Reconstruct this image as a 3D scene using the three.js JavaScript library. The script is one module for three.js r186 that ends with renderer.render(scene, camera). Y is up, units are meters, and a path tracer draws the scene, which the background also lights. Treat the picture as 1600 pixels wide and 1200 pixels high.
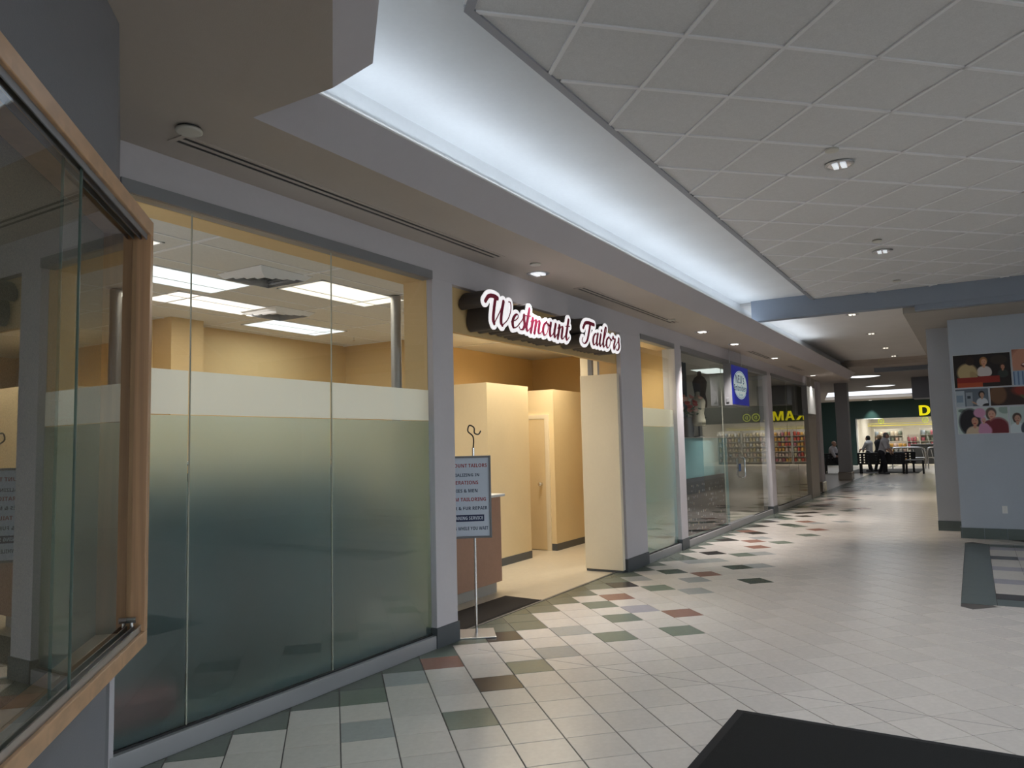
import * as THREE from 'three';
import { RectAreaLightUniformsLib } from 'three/addons/lights/RectAreaLightUniformsLib.js';
import { RoundedBoxGeometry } from 'three/addons/geometries/RoundedBoxGeometry.js';
import { TextGeometry } from 'three/addons/geometries/TextGeometry.js';
import { FontLoader } from 'three/addons/loaders/FontLoader.js';
import { MarchingCubes } from 'three/addons/objects/MarchingCubes.js';
import { mergeGeometries, mergeVertices } from 'three/addons/utils/BufferGeometryUtils.js';

// ------------------------------------------------------------------ camera, sky, exposure
const scene = new THREE.Scene();
const camera = new THREE.PerspectiveCamera(54.404, 1600 / 1200, 0.05, 200);
camera.position.set(0, 1.637, 0);
camera.rotation.order = 'YXZ';
const D2R = Math.PI / 180;
camera.rotation.set(4.667 * D2R, 31.497 * D2R, -1.35 * D2R);
scene.add(camera);
camera.updateProjectionMatrix(); camera.updateMatrixWorld(true);
scene.background = new THREE.Color().setRGB(0.87, 0.90, 1.0).multiplyScalar(4.5);   // overcast sky outside the mall entrance
const renderer = new THREE.WebGLRenderer({ antialias: true });
renderer.toneMapping = THREE.LinearToneMapping;
renderer.toneMappingExposure = 0.86;
renderer.shadowMap.enabled = true;
RectAreaLightUniformsLib.init();

// ------------------------------------------------------------------ helpers
let seed = 20417;
const rnd = () => { seed |= 0; seed = seed + 0x6D2B79F5 | 0; let t = Math.imul(seed ^ seed >>> 15, 1 | seed); t = t + Math.imul(t ^ t >>> 7, 61 | t) ^ t; return ((t ^ t >>> 14) >>> 0) / 4294967296; };
const rr = (a, b) => a + (b - a) * rnd();
const used = {};
function numbered(n) { if (used[n] === undefined) { used[n] = 0; return n; } used[n]++; return n + '_' + String(used[n]).padStart(3, '0'); }
function metreUV(g) {
  if (g.index) g = g.toNonIndexed();
  const p = g.attributes.position, uv = new Float32Array(p.count * 2), a = new THREE.Vector3(), b = new THREE.Vector3(), c = new THREE.Vector3();
  for (let i = 0; i < p.count; i += 3) {
    a.fromBufferAttribute(p, i); b.fromBufferAttribute(p, i + 1).sub(a); c.fromBufferAttribute(p, i + 2).sub(a);
    const n = b.cross(c), ax = Math.abs(n.x), ay = Math.abs(n.y), az = Math.abs(n.z);
    for (let k = 0; k < 3; k++) {
      const x = p.getX(i + k), y = p.getY(i + k), z = p.getZ(i + k);
      const [u, v] = ay >= ax && ay >= az ? [x, z] : ax >= az ? [z, y] : [x, y];
      uv[(i + k) * 2] = u; uv[(i + k) * 2 + 1] = v;
    }
  }
  g.setAttribute('uv', new THREE.BufferAttribute(uv, 2));
  return g;
}
const bx = (x0, x1, y0, y1, z0, z1) => metreUV(new THREE.BoxGeometry(Math.abs(x1 - x0), Math.abs(y1 - y0), Math.abs(z1 - z0)).translate((x0 + x1) / 2, (y0 + y1) / 2, (z0 + z1) / 2));
const rbx = (x0, x1, y0, y1, z0, z1, r = 0.006, s = 2) => metreUV(new RoundedBoxGeometry(Math.abs(x1 - x0), Math.abs(y1 - y0), Math.abs(z1 - z0), s, r).translate((x0 + x1) / 2, (y0 + y1) / 2, (z0 + z1) / 2));
const cyl = (r0, r1, h, x, y, z, n = 24) => new THREE.CylinderGeometry(r1, r0, h, n).translate(x, y + h / 2, z);
function slab(pts, y0, y1, holes = []) {                       // a polygon of [x, z] points with thickness
  const s = new THREE.Shape(pts.map(([x, z]) => new THREE.Vector2(x, -z)));
  for (const h of holes) s.holes.push(new THREE.Path(h.map(([x, z]) => new THREE.Vector2(x, -z))));
  return metreUV(new THREE.ExtrudeGeometry(s, { depth: y1 - y0, bevelEnabled: false }).rotateX(-Math.PI / 2).translate(0, y0, 0));
}
function rod(a, b, r, n = 8) {
  const A = new THREE.Vector3(...a), Bv = new THREE.Vector3(...b), d = Bv.clone().sub(A), L = d.length();
  return new THREE.CylinderGeometry(r, r, L, n).translate(0, L / 2, 0).applyQuaternion(new THREE.Quaternion().setFromUnitVectors(new THREE.Vector3(0, 1, 0), d.normalize())).translate(...a);
}
const tube = (pts, r, n = 40, m = 8, closed = false) => new THREE.TubeGeometry(new THREE.CatmullRomCurve3(pts.map(p => new THREE.Vector3(...p)), closed), n, r, m, closed);
function join(gs) {
  gs = gs.map(g => { g = g.index ? g.toNonIndexed() : g; for (const k of Object.keys(g.attributes)) if (!['position', 'normal', 'uv'].includes(k)) g.deleteAttribute(k); return g; });
  return gs.length === 1 ? gs[0] : mergeGeometries(gs);
}
function mesh(name, g, m, parent) {
  const o = new THREE.Mesh(Array.isArray(g) ? join(g) : g, m);
  o.name = parent === scene ? numbered(name) : name; o.castShadow = o.receiveShadow = true; parent.add(o); return o;
}
const part = (parent, name, g, m, label) => { const o = mesh(name, g, m, parent); if (label) o.userData.label = label; return o; };
function thing(name, label, category, pos = [0, 0, 0], turn = 0, group) {
  const o = new THREE.Group(); o.name = numbered(name); scene.add(o); o.position.set(...pos); o.rotation.y = turn;
  o.userData = { label, category }; if (group) o.userData.group = group; return o;
}
function structure(name, label, category) { const o = new THREE.Group(); o.name = numbered(name); scene.add(o); o.userData = { label, category, kind: 'structure' }; return o; }
function struct(name, g, m, label, category) { const o = mesh(name, g, m, scene); o.userData = { label, category, kind: 'structure' }; return o; }
function solo(name, g, m, label, category, group) { const o = mesh(name, g, m, scene); o.userData = { label, category }; if (group) o.userData.group = group; return o; }
function copy(src, label, pos, turn = 0) { const r = src.clone(); r.name = numbered(src.name.replace(/_\d{3}$/, '')); r.userData = { ...src.userData, label }; r.position.set(...pos); r.rotation.y = turn; scene.add(r); return r; }
const C = (r, g, b) => new THREE.Color().setRGB(r, g, b);
const hex = h => new THREE.Color(h);

// ------------------------------------------------------------------ textures
function noiseTex(size, fn, srgb = false) {
  const d = new Uint8Array(size * size * 4);
  for (let y = 0; y < size; y++) for (let x = 0; x < size; x++) { const c = fn(x / size, y / size), o = (y * size + x) * 4; for (let k = 0; k < 3; k++) d[o + k] = Math.max(0, Math.min(255, 255 * (c.length ? c[k] : c))); d[o + 3] = 255; }
  const t = new THREE.DataTexture(d, size, size); t.wrapS = t.wrapT = THREE.RepeatWrapping; t.magFilter = THREE.LinearFilter; t.minFilter = THREE.LinearMipmapLinearFilter; t.generateMipmaps = true;
  if (srgb) t.colorSpace = THREE.SRGBColorSpace; t.needsUpdate = true; return t;
}
function lattice(n) { const a = new Float32Array(n * n); for (let i = 0; i < n * n; i++) a[i] = rnd(); return (u, v) => { const x = u * n, y = v * n, xi = Math.floor(x), yi = Math.floor(y), fx = x - xi, fy = y - yi, sx = fx * fx * (3 - 2 * fx), sy = fy * fy * (3 - 2 * fy), g = (i, j) => a[((j % n + n) % n) * n + (i % n + n) % n]; return (g(xi, yi) * (1 - sx) + g(xi + 1, yi) * sx) * (1 - sy) + (g(xi, yi + 1) * (1 - sx) + g(xi + 1, yi + 1) * sx) * sy; }; }
const l8 = lattice(8), l32 = lattice(32), l96 = lattice(96), l200 = lattice(200);
const rep = (t, sx, sy = sx) => { const c = t.clone(); c.repeat.set(sx, sy); c.needsUpdate = true; return c; };
const speckle = noiseTex(512, (u, v) => { const s = l200(u, v); return 0.90 + 0.06 * l32(u, v) + 0.04 * l8(u, v) - (s > 0.86 ? 0.16 * (s - 0.86) / 0.14 : 0); });
const paintBump = noiseTex(256, (u, v) => 0.5 * l96(u, v) + 0.5 * l200(u, v));
const paintTone = noiseTex(256, (u, v) => 0.94 + 0.04 * l8(u, v) + 0.02 * l96(u, v));
const fissure = noiseTex(512, (u, v) => 0.86 + 0.10 * l200(u, v) + 0.04 * l32(u, v));
const carpet = noiseTex(512, (u, v) => { const s = l200(u * 2, v * 2); return 0.35 + 0.5 * l200(u, v) + (s > 0.9 ? 0.25 : 0); });
const grain = noiseTex(512, (u, v) => { const w = u + 0.03 * l8(u, v); const g = 0.5 + 0.5 * Math.sin(6.2832 * (10 * w + 1.5 * l8(u, v * 0.25))); return 0.78 + 0.14 * g + 0.10 * l200(u, v * 0.06) - 0.06 * l96(u, v * 0.1); });
function canvasTex(w, h, draw) { const c = document.createElement('canvas'); c.width = w; c.height = h; const x = c.getContext('2d'); draw(x, w, h); const t = new THREE.CanvasTexture(c); t.colorSpace = THREE.SRGBColorSpace; return t; }

// ------------------------------------------------------------------ materials
const std = (color, roughness = 0.8, more = {}) => new THREE.MeshStandardMaterial({ color, roughness, ...more });
const paint = (color, roughness = 0.75) => std(color, roughness, { map: rep(paintTone, 0.5), bumpMap: rep(paintBump, 4), bumpScale: 0.0006 });
const M = {
  post: paint(C(0.60, 0.57, 0.60)), soffit: paint(C(0.53, 0.47, 0.42)), fascia: paint(C(0.53, 0.50, 0.53)), cove: paint(C(0.82, 0.84, 0.86), 0.9), lip: paint(C(0.78, 0.76, 0.74)),
  darkWall: paint(C(0.21, 0.215, 0.24), 0.5), blueWall: paint(C(0.45, 0.50, 0.58)), beam: paint(C(0.27, 0.31, 0.38)), greige: paint(C(0.40, 0.37, 0.33)), column: paint(C(0.52, 0.54, 0.58)),
  cream: paint(C(0.80, 0.66, 0.42)), creamPale: paint(C(0.82, 0.74, 0.58)), beige: paint(C(0.68, 0.47, 0.22)), white: paint(C(0.8, 0.8, 0.8)), shopCeil: std(C(0.74, 0.72, 0.68), 0.9, { map: rep(fissure, 1.2) }),
  base: std(C(0.085, 0.095, 0.105), 0.5, { bumpMap: rep(paintBump, 3), bumpScale: 0.0004 }), black: std(C(0.02, 0.02, 0.022), 0.5), channel: std(C(0.27, 0.275, 0.29), 0.4, { metalness: 0.3 }),
  reflector: std(C(0.62, 0.62, 0.64), 0.12, { metalness: 1 }), alu: std(C(0.55, 0.55, 0.56), 0.35, { metalness: 0.9 }), chrome: std(C(0.75, 0.75, 0.76), 0.16, { metalness: 1 }), brass: std(C(0.62, 0.55, 0.42), 0.25, { metalness: 1 }), steelBase: std(C(0.52, 0.48, 0.44), 0.22, { metalness: 1 }),
  tileCeil: std(C(0.72, 0.72, 0.73), 0.95, { map: rep(fissure, 1.1), bumpMap: rep(fissure, 1.1), bumpScale: 0.002 }), tbar: std(C(0.80, 0.80, 0.82), 0.5), trim: std(C(0.30, 0.31, 0.35), 0.5),
  grout: std(C(0.10, 0.09, 0.085), 0.9), wood: std(C(0.60, 0.345, 0.185), 0.32, { map: rep(grain, 3.2, 0.55) }), woodRail: std(C(0.66, 0.40, 0.22), 0.32, { map: (() => { const c = rep(grain, 0.55, 3.2); c.rotation = Math.PI / 2; return c; })() }), woodDark: std(C(0.34, 0.175, 0.09), 0.4, { map: rep(grain, 3.2, 0.55) }),
  cork: std(C(0.22, 0.175, 0.13), 0.95, { map: rep(carpet, 3) }), matBlack: std(C(0.008, 0.009, 0.010), 1, { map: rep(carpet, 5), bumpMap: rep(carpet, 5), bumpScale: 0.004 }), matEdge: std(C(0.014, 0.014, 0.016), 0.9),
  matBrown: std(C(0.05, 0.042, 0.04), 1, { map: rep(carpet, 4), bumpMap: rep(carpet, 4), bumpScale: 0.004 }), laminate: std(C(0.42, 0.24, 0.17), 0.45, { map: rep(speckle, 1.5) }), shopFloor: std(C(0.66, 0.60, 0.50), 0.35, { map: rep(speckle, 0.9) }),
  glass: new THREE.MeshPhysicalMaterial({ color: C(0.93, 0.97, 0.95), roughness: 0, transmission: 1, thickness: 0, ior: 1.62 }),
  film: new THREE.MeshPhysicalMaterial({ color: C(0.74, 0.93, 1.0), roughness: 0.6, transmission: 1, thickness: 0.004, ior: 1.3 }),
  silicone: std(C(0.46, 0.46, 0.38), 0.5),
  glassEdge: new THREE.MeshPhysicalMaterial({ color: C(0.26, 0.36, 0.32), roughness: 0.2, transmission: 0.6, thickness: 0, ior: 1.5 }),
  signSide: std(C(0.075, 0.06, 0.05), 0.6), red: std(C(0.30, 0.012, 0.05), 0.5), yellow: std(C(0.85, 0.78, 0.02), 0.5, { emissive: C(0.85, 0.75, 0.0), emissiveIntensity: 0.9 }), ringYellow: std(C(0.6, 0.7, 0.03), 0.5, { emissive: C(0.55, 0.65, 0.0), emissiveIntensity: 0.7 }),
  green: paint(C(0.006, 0.032, 0.027), 0.55), pipe: std(C(0.30, 0.29, 0.28), 0.45, { metalness: 0.6 }), frameGrey: std(C(0.19, 0.19, 0.20), 0.4, { metalness: 0.5 }),
  teal: paint(C(0.22, 0.42, 0.45), 0.5), navy: std(C(0.03, 0.075, 0.12), 0.8), skin: std(C(0.42, 0.24, 0.17), 0.6), shirt: std(C(0.50, 0.48, 0.50), 0.9), whiteShirt: std(C(0.66, 0.65, 0.66), 0.9), dark: std(C(0.014, 0.014, 0.018), 0.9), hairDark: std(C(0.02, 0.017, 0.015), 0.8), hairGrey: std(C(0.16, 0.15, 0.15), 0.8), hairFair: std(C(0.36, 0.24, 0.13), 0.8), shoe: std(C(0.06, 0.06, 0.065), 0.6),
  storeWhite: paint(C(0.80, 0.78, 0.72)), shelf: std(C(0.60, 0.58, 0.53), 0.6), counter: std(C(0.03, 0.032, 0.036), 0.6), benchMetal: std(C(0.012, 0.012, 0.014), 0.5),
  tiles: {
    c: [C(0.715, 0.66, 0.61), C(0.74, 0.685, 0.635), C(0.685, 0.635, 0.59)].map(c => std(c, 0.27, { map: rep(speckle, 1.6) })),
    G: [C(0.20, 0.235, 0.185), C(0.18, 0.215, 0.175)].map(c => std(c, 0.27, { map: rep(speckle, 1.6) })),
    g: [C(0.42, 0.43, 0.42), C(0.37, 0.385, 0.385)].map(c => std(c, 0.27, { map: rep(speckle, 1.6) })),
    D: [C(0.05, 0.075, 0.06)].map(c => std(c, 0.27, { map: rep(speckle, 1.6) })),
    k: [C(0.05, 0.043, 0.04)].map(c => std(c, 0.27, { map: rep(speckle, 1.6) })),
    r: [C(0.32, 0.17, 0.13)].map(c => std(c, 0.27, { map: rep(speckle, 1.6) })),
    l: [C(0.43, 0.41, 0.45)].map(c => std(c, 0.27, { map: rep(speckle, 1.6) })),
    w: [C(0.145, 0.17, 0.14), C(0.16, 0.185, 0.155)].map(c => std(c, 0.27, { map: rep(speckle, 1.6) })),
    b: [C(0.12, 0.15, 0.145)].map(c => std(c, 0.3, { map: rep(speckle, 1.6) })),
  },
};
const glow = (color, k) => std(C(0.8, 0.8, 0.8), 0.6, { emissive: color, emissiveIntensity: k });

// ------------------------------------------------------------------ lamps' own lights
function areaDown(x, y, z, w, d, color, k) { const l = new THREE.RectAreaLight(color, k, w, d); l.position.set(x, y, z); l.lookAt(x, y - 1, z); scene.add(l); return l; }
function spotDown(x, y, z, color, k, angle = 0.85, pen = 0.7) { const l = new THREE.SpotLight(color, k, 0, angle, pen, 2); l.position.set(x, y, z); l.target.position.set(x, 0, z); l.castShadow = true; l.shadow.radius = 3; scene.add(l); scene.add(l.target); return l; }

// ================================================================== STRUCTURE
const SX = -3.82, SOFF = 3.33, TCEIL = 3.84, COVE = 3.92, SHOPC = 3.2;

// ---- floor: diagonal tiles, one mesh each for the 300 nearest, the rest joined
{
  const floor = structure('floor', 'cream tiled mall floor laid diagonally with coloured accent tiles along the shopfronts', 'floor');
  part(floor, 'grout_bed', [bx(-3.95, 9, -0.1, -0.003, -48, 6)], M.grout);
  part(floor, 'shop_floor', [slab([[-3.955, -23], [-11, -23], [-11, 0.5], [-6, 0.5], [-3.955, -2.2]], -0.1, 0.0)], M.shopFloor, 'pale speckled vinyl floor inside the shops');
  part(floor, 'side_floor', [bx(-11, -3.96, -0.1, -0.002, -48, -23.0)], M.tiles.c[2]);
  part(floor, 'threshold_strip', [bx(-3.975, -3.945, -0.02, 0.004, -8.92, -5.25)], M.frameGrey);
  const T = 0.305, s2 = Math.SQRT1_2, I0 = 0.894647, J0 = 18.569361;
  const W = (i, j) => [T * s2 * ((i - I0) + (j - J0)), T * s2 * (-(i - I0) + (j - J0))];
  const col = { '3,-1': 'r', '2,0': 'g', '1,1': 'G', '1,3': 'g', '4,1': 'k', '3,3': 'G', '5,-3': 'k', '5,0': 'G', '6,-1': 'g', '7,-3': 'g', '8,-2': 'G', '10,-2': 'G', '9,-4': 'G', '10,-5': 'l', '11,-4': 'r', '9,-6': 'G', '10,-7': 'r', '11,-9': 'k', '12,-8': 'G', '13,-7': 'g', '16,-8': 'D', '12,-10': 'g', '14,-11': 'D', '15,-10': 'r', '14,-9': 'g', '17,-11': 'D', '18,-11': 'g', '16,-13': 'g', '17,-13': 'g', '18,-15': 'k', '19,-14': 'G', '20,-14': 'g', '21,-19': 'k', '22,-18': 'r', '23,-17': 'G', '21,-16': 'r', '24,-21': 'k', '24,-22': 'r', '26,-24': 'k', '23,-19': 'g', '28,-21': 'r', '26,-19': 'G', '32,-28': 'k', '28,-23': 'G' };
  const gap = 0.0034, list = [];
  const X0 = -3.945, X1 = 9, ZB = -47.2, ZA = 5.5;
  // the border ("rug") of green and cream tiles by the right-hand wall
  const inRug = (x, z) => x > -0.2 && z < -8.61 && z > -13.31;
  const kindOf = (i, j, cx, cz) => {
    const u = i + j, key = i + ',' + j;
    if (col[key]) return col[key];
    if (u <= 1) return 'w';
    if (u === 2 && cz < -2 && cz > -23 && ((i * 7 + 3) % 5 === 0)) return 'w';
    if (i > 27 && u <= 8 && cz > -31) { const h = Math.abs(Math.sin(i * 12.9898 + j * 78.233) * 43758.5453) % 1; if (h < 0.42 - 0.035 * u) return 'GgkrDg'[Math.floor(h * 97) % 6]; }
    return 'c';
  };
  const clipX = (poly, c, sgn, ax) => { const out = []; for (let k = 0; k < poly.length; k++) { const a = poly[k], b = poly[(k + 1) % poly.length], da = sgn * (a[ax] - c), db = sgn * (b[ax] - c); if (da >= 0) out.push(a); if ((da > 0 && db < 0) || (da < 0 && db > 0)) { const t = da / (da - db); out.push([a[0] + (b[0] - a[0]) * t, a[1] + (b[1] - a[1]) * t]); } } return out; };
  for (let i = -20; i < 150; i++) for (let j = -130; j < 60; j++) {
    const [cx, cz] = W(i + 0.5, j + 0.5);
    if (cx < X0 - 0.3 || cx > X1 || cz < ZB || cz > ZA) continue;
    let q = [W(i, j), W(i + 1, j), W(i + 1, j + 1), W(i, j + 1)].map(([x, z]) => { const dx = x - cx, dz = z - cz, L = Math.hypot(dx, dz), k = (L - gap) / L; return [cx + dx * k, cz + dz * k]; });
    const whole = Math.min(...q.map(a => a[0])) > X0;
    if (!whole) q = clipX(q, X0, 1, 0);
    if (q.length < 3) continue;
    let cut = !whole;
    const near = q.some(([x, z]) => inRug(x, z));
    if (near) {                                                // tiles cut against the rug border
      if (q.every(([x, z]) => inRug(x, z))) continue;
      const xs = q.map(a => a[0]), zs = q.map(a => a[1]);
      if (Math.min(...xs) < -0.2) q = clipX(q, -0.2, -1, 0); else if (Math.max(...zs) > -8.61) q = clipX(q, -8.61, 1, 1); else q = clipX(q, -13.31, -1, 1);
      cut = true; if (q.length < 3) continue;
    }
    if (!(cx < 0.2 || cz > -13.6) ) { if (cx > -0.24 && cz < -13.9 && cz > -24) continue; }
    const view = new THREE.Vector3(cx, 0, cz).project(camera);
    list.push({ i, j, q, cx, cz, cut, kind: kindOf(i, j, cx, cz), d: Math.hypot(cx, cz), seen: Math.abs(view.x) < 1.02 && Math.abs(view.y) < 1.03 && view.z < 1 });
  }
  camera.updateMatrixWorld();
  const tileGeo = q => {                                       // a tile with a chamfered rim
    const n = q.length, cx = q.reduce((a, b) => a + b[0], 0) / n, cz = q.reduce((a, b) => a + b[1], 0) / n, pos = [], idx = [];
    const inn = q.map(([x, z]) => { const dx = cx - x, dz = cz - z, L = Math.hypot(dx, dz) || 1; return [x + dx / L * Math.min(0.0035, L * 0.3), z + dz / L * Math.min(0.0035, L * 0.3)]; });
    for (const [x, z] of q) pos.push(x, -0.004, z); for (const [x, z] of inn) pos.push(x, 0, z);
    for (let k = 0; k < n; k++) { const m = (k + 1) % n; idx.push(k, n + m, m, k, n + k, n + m); }
    for (let k = 1; k < n - 1; k++) idx.push(n, n + k + 1, n + k);
    const g = new THREE.BufferGeometry(); g.setAttribute('position', new THREE.Float32BufferAttribute(pos, 3)); g.setIndex(idx);
    let h = g.toNonIndexed(); const area = (q[1][0] - q[0][0]) * (q[2][1] - q[0][1]) - (q[1][1] - q[0][1]) * (q[2][0] - q[0][0]);
    if (area > 0) { const p = h.attributes.position.array; for (let t = 0; t < p.length; t += 9) for (let k = 0; k < 3; k++) { const v = p[t + 3 + k]; p[t + 3 + k] = p[t + 6 + k]; p[t + 6 + k] = v; } }
    h = metreUV(h); h.computeVertexNormals();
    const p = h.attributes.position, nn = h.attributes.normal;
    if (nn.getY(nn.count - 1) < 0) { const a = p.array; for (let t = 0; t < a.length; t += 9) for (let k = 0; k < 3; k++) { const v = a[t + 3 + k]; a[t + 3 + k] = a[t + 6 + k]; a[t + 6 + k] = v; } h = metreUV(h); h.computeVertexNormals(); }
    return h;
  };
  const proto = new Map();
  list.sort((a, b) => (b.seen - a.seen) || (a.d - b.d));
  const rest = {};
  list.forEach((t, k) => {
    const set = M.tiles[t.kind], v = Math.abs(t.i * 5 + t.j * 11) % set.length;
    if (k < 300) {
      if (t.cut) part(floor, 'tile', tileGeo(t.q), set[v]);
      else {
        if (!proto.has('p')) proto.set('p', tileGeo(t.q.map(([x, z]) => [x - t.cx, z - t.cz])));
        const o = part(floor, 'tile', proto.get('p'), set[v]); o.position.set(t.cx, 0, t.cz);
      }
    } else { const key = t.kind + v; (rest[key] ||= { m: set[v], g: [] }).g.push(tileGeo(t.q)); }
  });
  for (const k in rest) { const o = part(floor, 'tile_field', join(rest[k].g), rest[k].m); o.userData.kind = 'stuff'; }
  { const a = W(4.6, -1.4), b = W(15, 9); const L = Math.hypot(b[0] - a[0], b[1] - a[1]); part(floor, 'control_joint', metreUV(new THREE.BoxGeometry(L, 0.0008, 0.0025).rotateY(Math.atan2(-(b[1] - a[1]), b[0] - a[0])).translate((a[0] + b[0]) / 2, 0.0003, (a[1] + b[1]) / 2)), std(C(0.2, 0.19, 0.18), 0.8)); }
  // rug border tiles by the right wall
  const bt = (x0, x1, z0, z1, m) => part(floor, 'border_tile', bx(x0 + 0.002, x1 - 0.002, -0.01, 0.0, z0 + 0.002, z1 - 0.002), m);
  for (let z = -13.31; z < -8.7; z += 0.47) bt(-0.2, 0.1, z, Math.min(z + 0.47, -8.61), M.tiles.b[0]);
  for (let x = 0.1; x < 3.2; x += 0.305) { bt(x, x + 0.305, -8.94, -8.61, M.tiles.b[0]); bt(x, x + 0.305, -13.31, -13.0, M.tiles.b[0]); }
  for (let x = 0.1; x < 3.0; x += 0.305) for (let k = 0; k < 13; k++) { const z1 = -8.94 - k * 0.3123, kk = (k + Math.round(x * 3)) % 7; bt(x, x + 0.305, z1 - 0.3123, z1, k === 0 ? M.tiles.k[0] : k % 3 === 1 || k % 3 === 2 ? M.tiles.c[0] : kk === 2 ? M.tiles.k[0] : M.tiles.l[0]); }
}

// ---- soffit over the shopfronts with sloped fascia, lip and light cove
const pathA = [[-3.02, -24], [-3.02, -2.465], [-2.46, -2.465], [2.4, 2.395]];           // lower edge of the fascia
const off = d => [[-3.02 + d, -24], [-3.02 + d, -2.465 - d], [-2.46 + 0.414 * d, -2.465 - d], [2.4 + 0.707 * d, 2.395 - 0.707 * d]];
function ribbon(P, y0, Q, y1) {                                 // sloped strip between two paths
  const pos = []; for (let k = 0; k < P.length - 1; k++) { const a = [P[k][0], y0, P[k][1]], b = [P[k + 1][0], y0, P[k + 1][1]], c = [Q[k + 1][0], y1, Q[k + 1][1]], d = [Q[k][0], y1, Q[k][1]]; pos.push(...a, ...b, ...c, ...a, ...c, ...d); }
  const g = new THREE.BufferGeometry(); g.setAttribute('position', new THREE.Float32BufferAttribute(pos, 3)); const h = metreUV(g); h.computeVertexNormals(); return h;
}
{
  const so = structure('soffit', 'brownish grey dropped soffit along the shopfronts', 'soffit');
  part(so, 'soffit_board', [slab([[-3.84, -24], ...pathA, [2.4, 5.5], [-6, 5.5], [-6, 0.5], [-3.84, -2.2]], SOFF, SOFF + 0.03)], M.soffit);
  part(so, 'sloped_fascia', [ribbon(pathA, SOFF, off(0.19), 3.51), ribbon(off(-0.03), SOFF + 0.03, off(0.16), 3.521)], M.fascia);
  part(so, 'cove_lip', [ribbon(off(0.19), 3.51, off(0.1905), 3.521), ribbon(off(0.1905), 3.521, off(0.16), 3.521)], M.lip);
  part(so, 'cove_moulding', [ribbon(off(-0.17), 3.70, off(-0.17), 3.775), ribbon(off(-0.17), 3.775, off(-0.2), 3.775), ribbon(off(-0.2), 3.70, off(-0.17), 3.70)], M.lip);
  part(so, 'cove_back', [ribbon(off(-0.2), SOFF + 0.03, off(-0.2), COVE), ribbon(off(-0.26), SOFF + 0.03, off(-0.26), COVE)], M.cove);
  // T-bar edge path and cove ceiling
  const edge = [[-2.06, -12.55], [-2.06, -2.98], [3.06, 2.14]];
  part(so, 'cove_ceiling', [slab([[-3.28, -12.7], ...off(-0.26).slice(1), [edge[2][0] + 1.0, edge[2][1] + 1.0], ...edge.slice().reverse().map(([x, z]) => [x + 0.1, z - 0.02])], COVE, COVE + 0.06)], M.cove);
  part(so, 'edge_trim', [ribbon(edge, TCEIL - 0.012, edge, COVE), ribbon(edge, TCEIL - 0.012, edge.map(([x, z], k) => [x + 0.05, z - (k ? 0.02 : 0)]), TCEIL - 0.012), ribbon(edge.map(([x, z], k) => [x + 0.05, z - (k ? 0.02 : 0)]), TCEIL - 0.012, edge.map(([x, z], k) => [x + 0.05, z - (k ? 0.02 : 0)]), TCEIL + 0.01)], M.trim);
  struct('bulkhead_fill', [bx(-3.86, -3.3, COVE + 0.0, COVE + 0.2, -24, 5.5)], M.cove, 'hidden plaster above the soffit', 'bulkhead');
}
// cove fluorescent battens, each a fitting with its own light
{
  const coveCol = C(0.80, 0.90, 1.0);
  const batten = (x, z, len, turn, n, k) => {
    const t = thing('cove_batten', `fluorescent batten hidden in the ceiling cove, number ${n} along the lip`, 'light', [x, 3.45, z], turn, 'cove battens');
    part(t, 'tray', bx(-0.05, 0.05, -0.03, 0.0, -len / 2, len / 2), M.white);
    part(t, 'fluorescent_tube', new THREE.CylinderGeometry(0.018, 0.018, len, 10).rotateX(Math.PI / 2).translate(0, 0.03, 0), glow(coveCol, 2));
    const l = new THREE.RectAreaLight(coveCol, k, 0.09, len); l.position.set(x, 3.505, z); l.rotation.set(0, 0, 0); l.lookAt(x, 9, z); if (turn) l.rotateZ(-turn); scene.add(l);
  };
  const ord = ['first', 'second', 'third', 'fourth', 'fifth', 'sixth', 'seventh', 'eighth'];
  const mk = (x, z, len, turn, lab, k) => { batten(x, z, len, turn, 0, k); const o = scene.children.filter(c => c.userData.group === 'cove battens').pop(); o.userData.label = lab; };
  for (let k = 0; k < 8; k++) mk(-2.99, -3.25 - k * 1.24, 1.18, 0, `${ord[k]} batten in the cove beyond the bulkhead corner, counted from the camera`, 7.0);
  for (let k = 0; k < 4; k++) mk(-2.99, -13.5 - k * 1.24, 1.18, 0, `${ord[k]} batten in the cove behind the cross beam, counted from the beam`, 7.0);
  for (let k = 0; k < 4; k++) { const s = 0.75 + k * 1.24; mk(-2.47 + s * 0.7071, -2.45 + s * 0.7071, 1.18, Math.PI / 4, `${ord[k]} batten in the slanted cove overhead, counted from its corner`, 7.0); }
}

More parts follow.
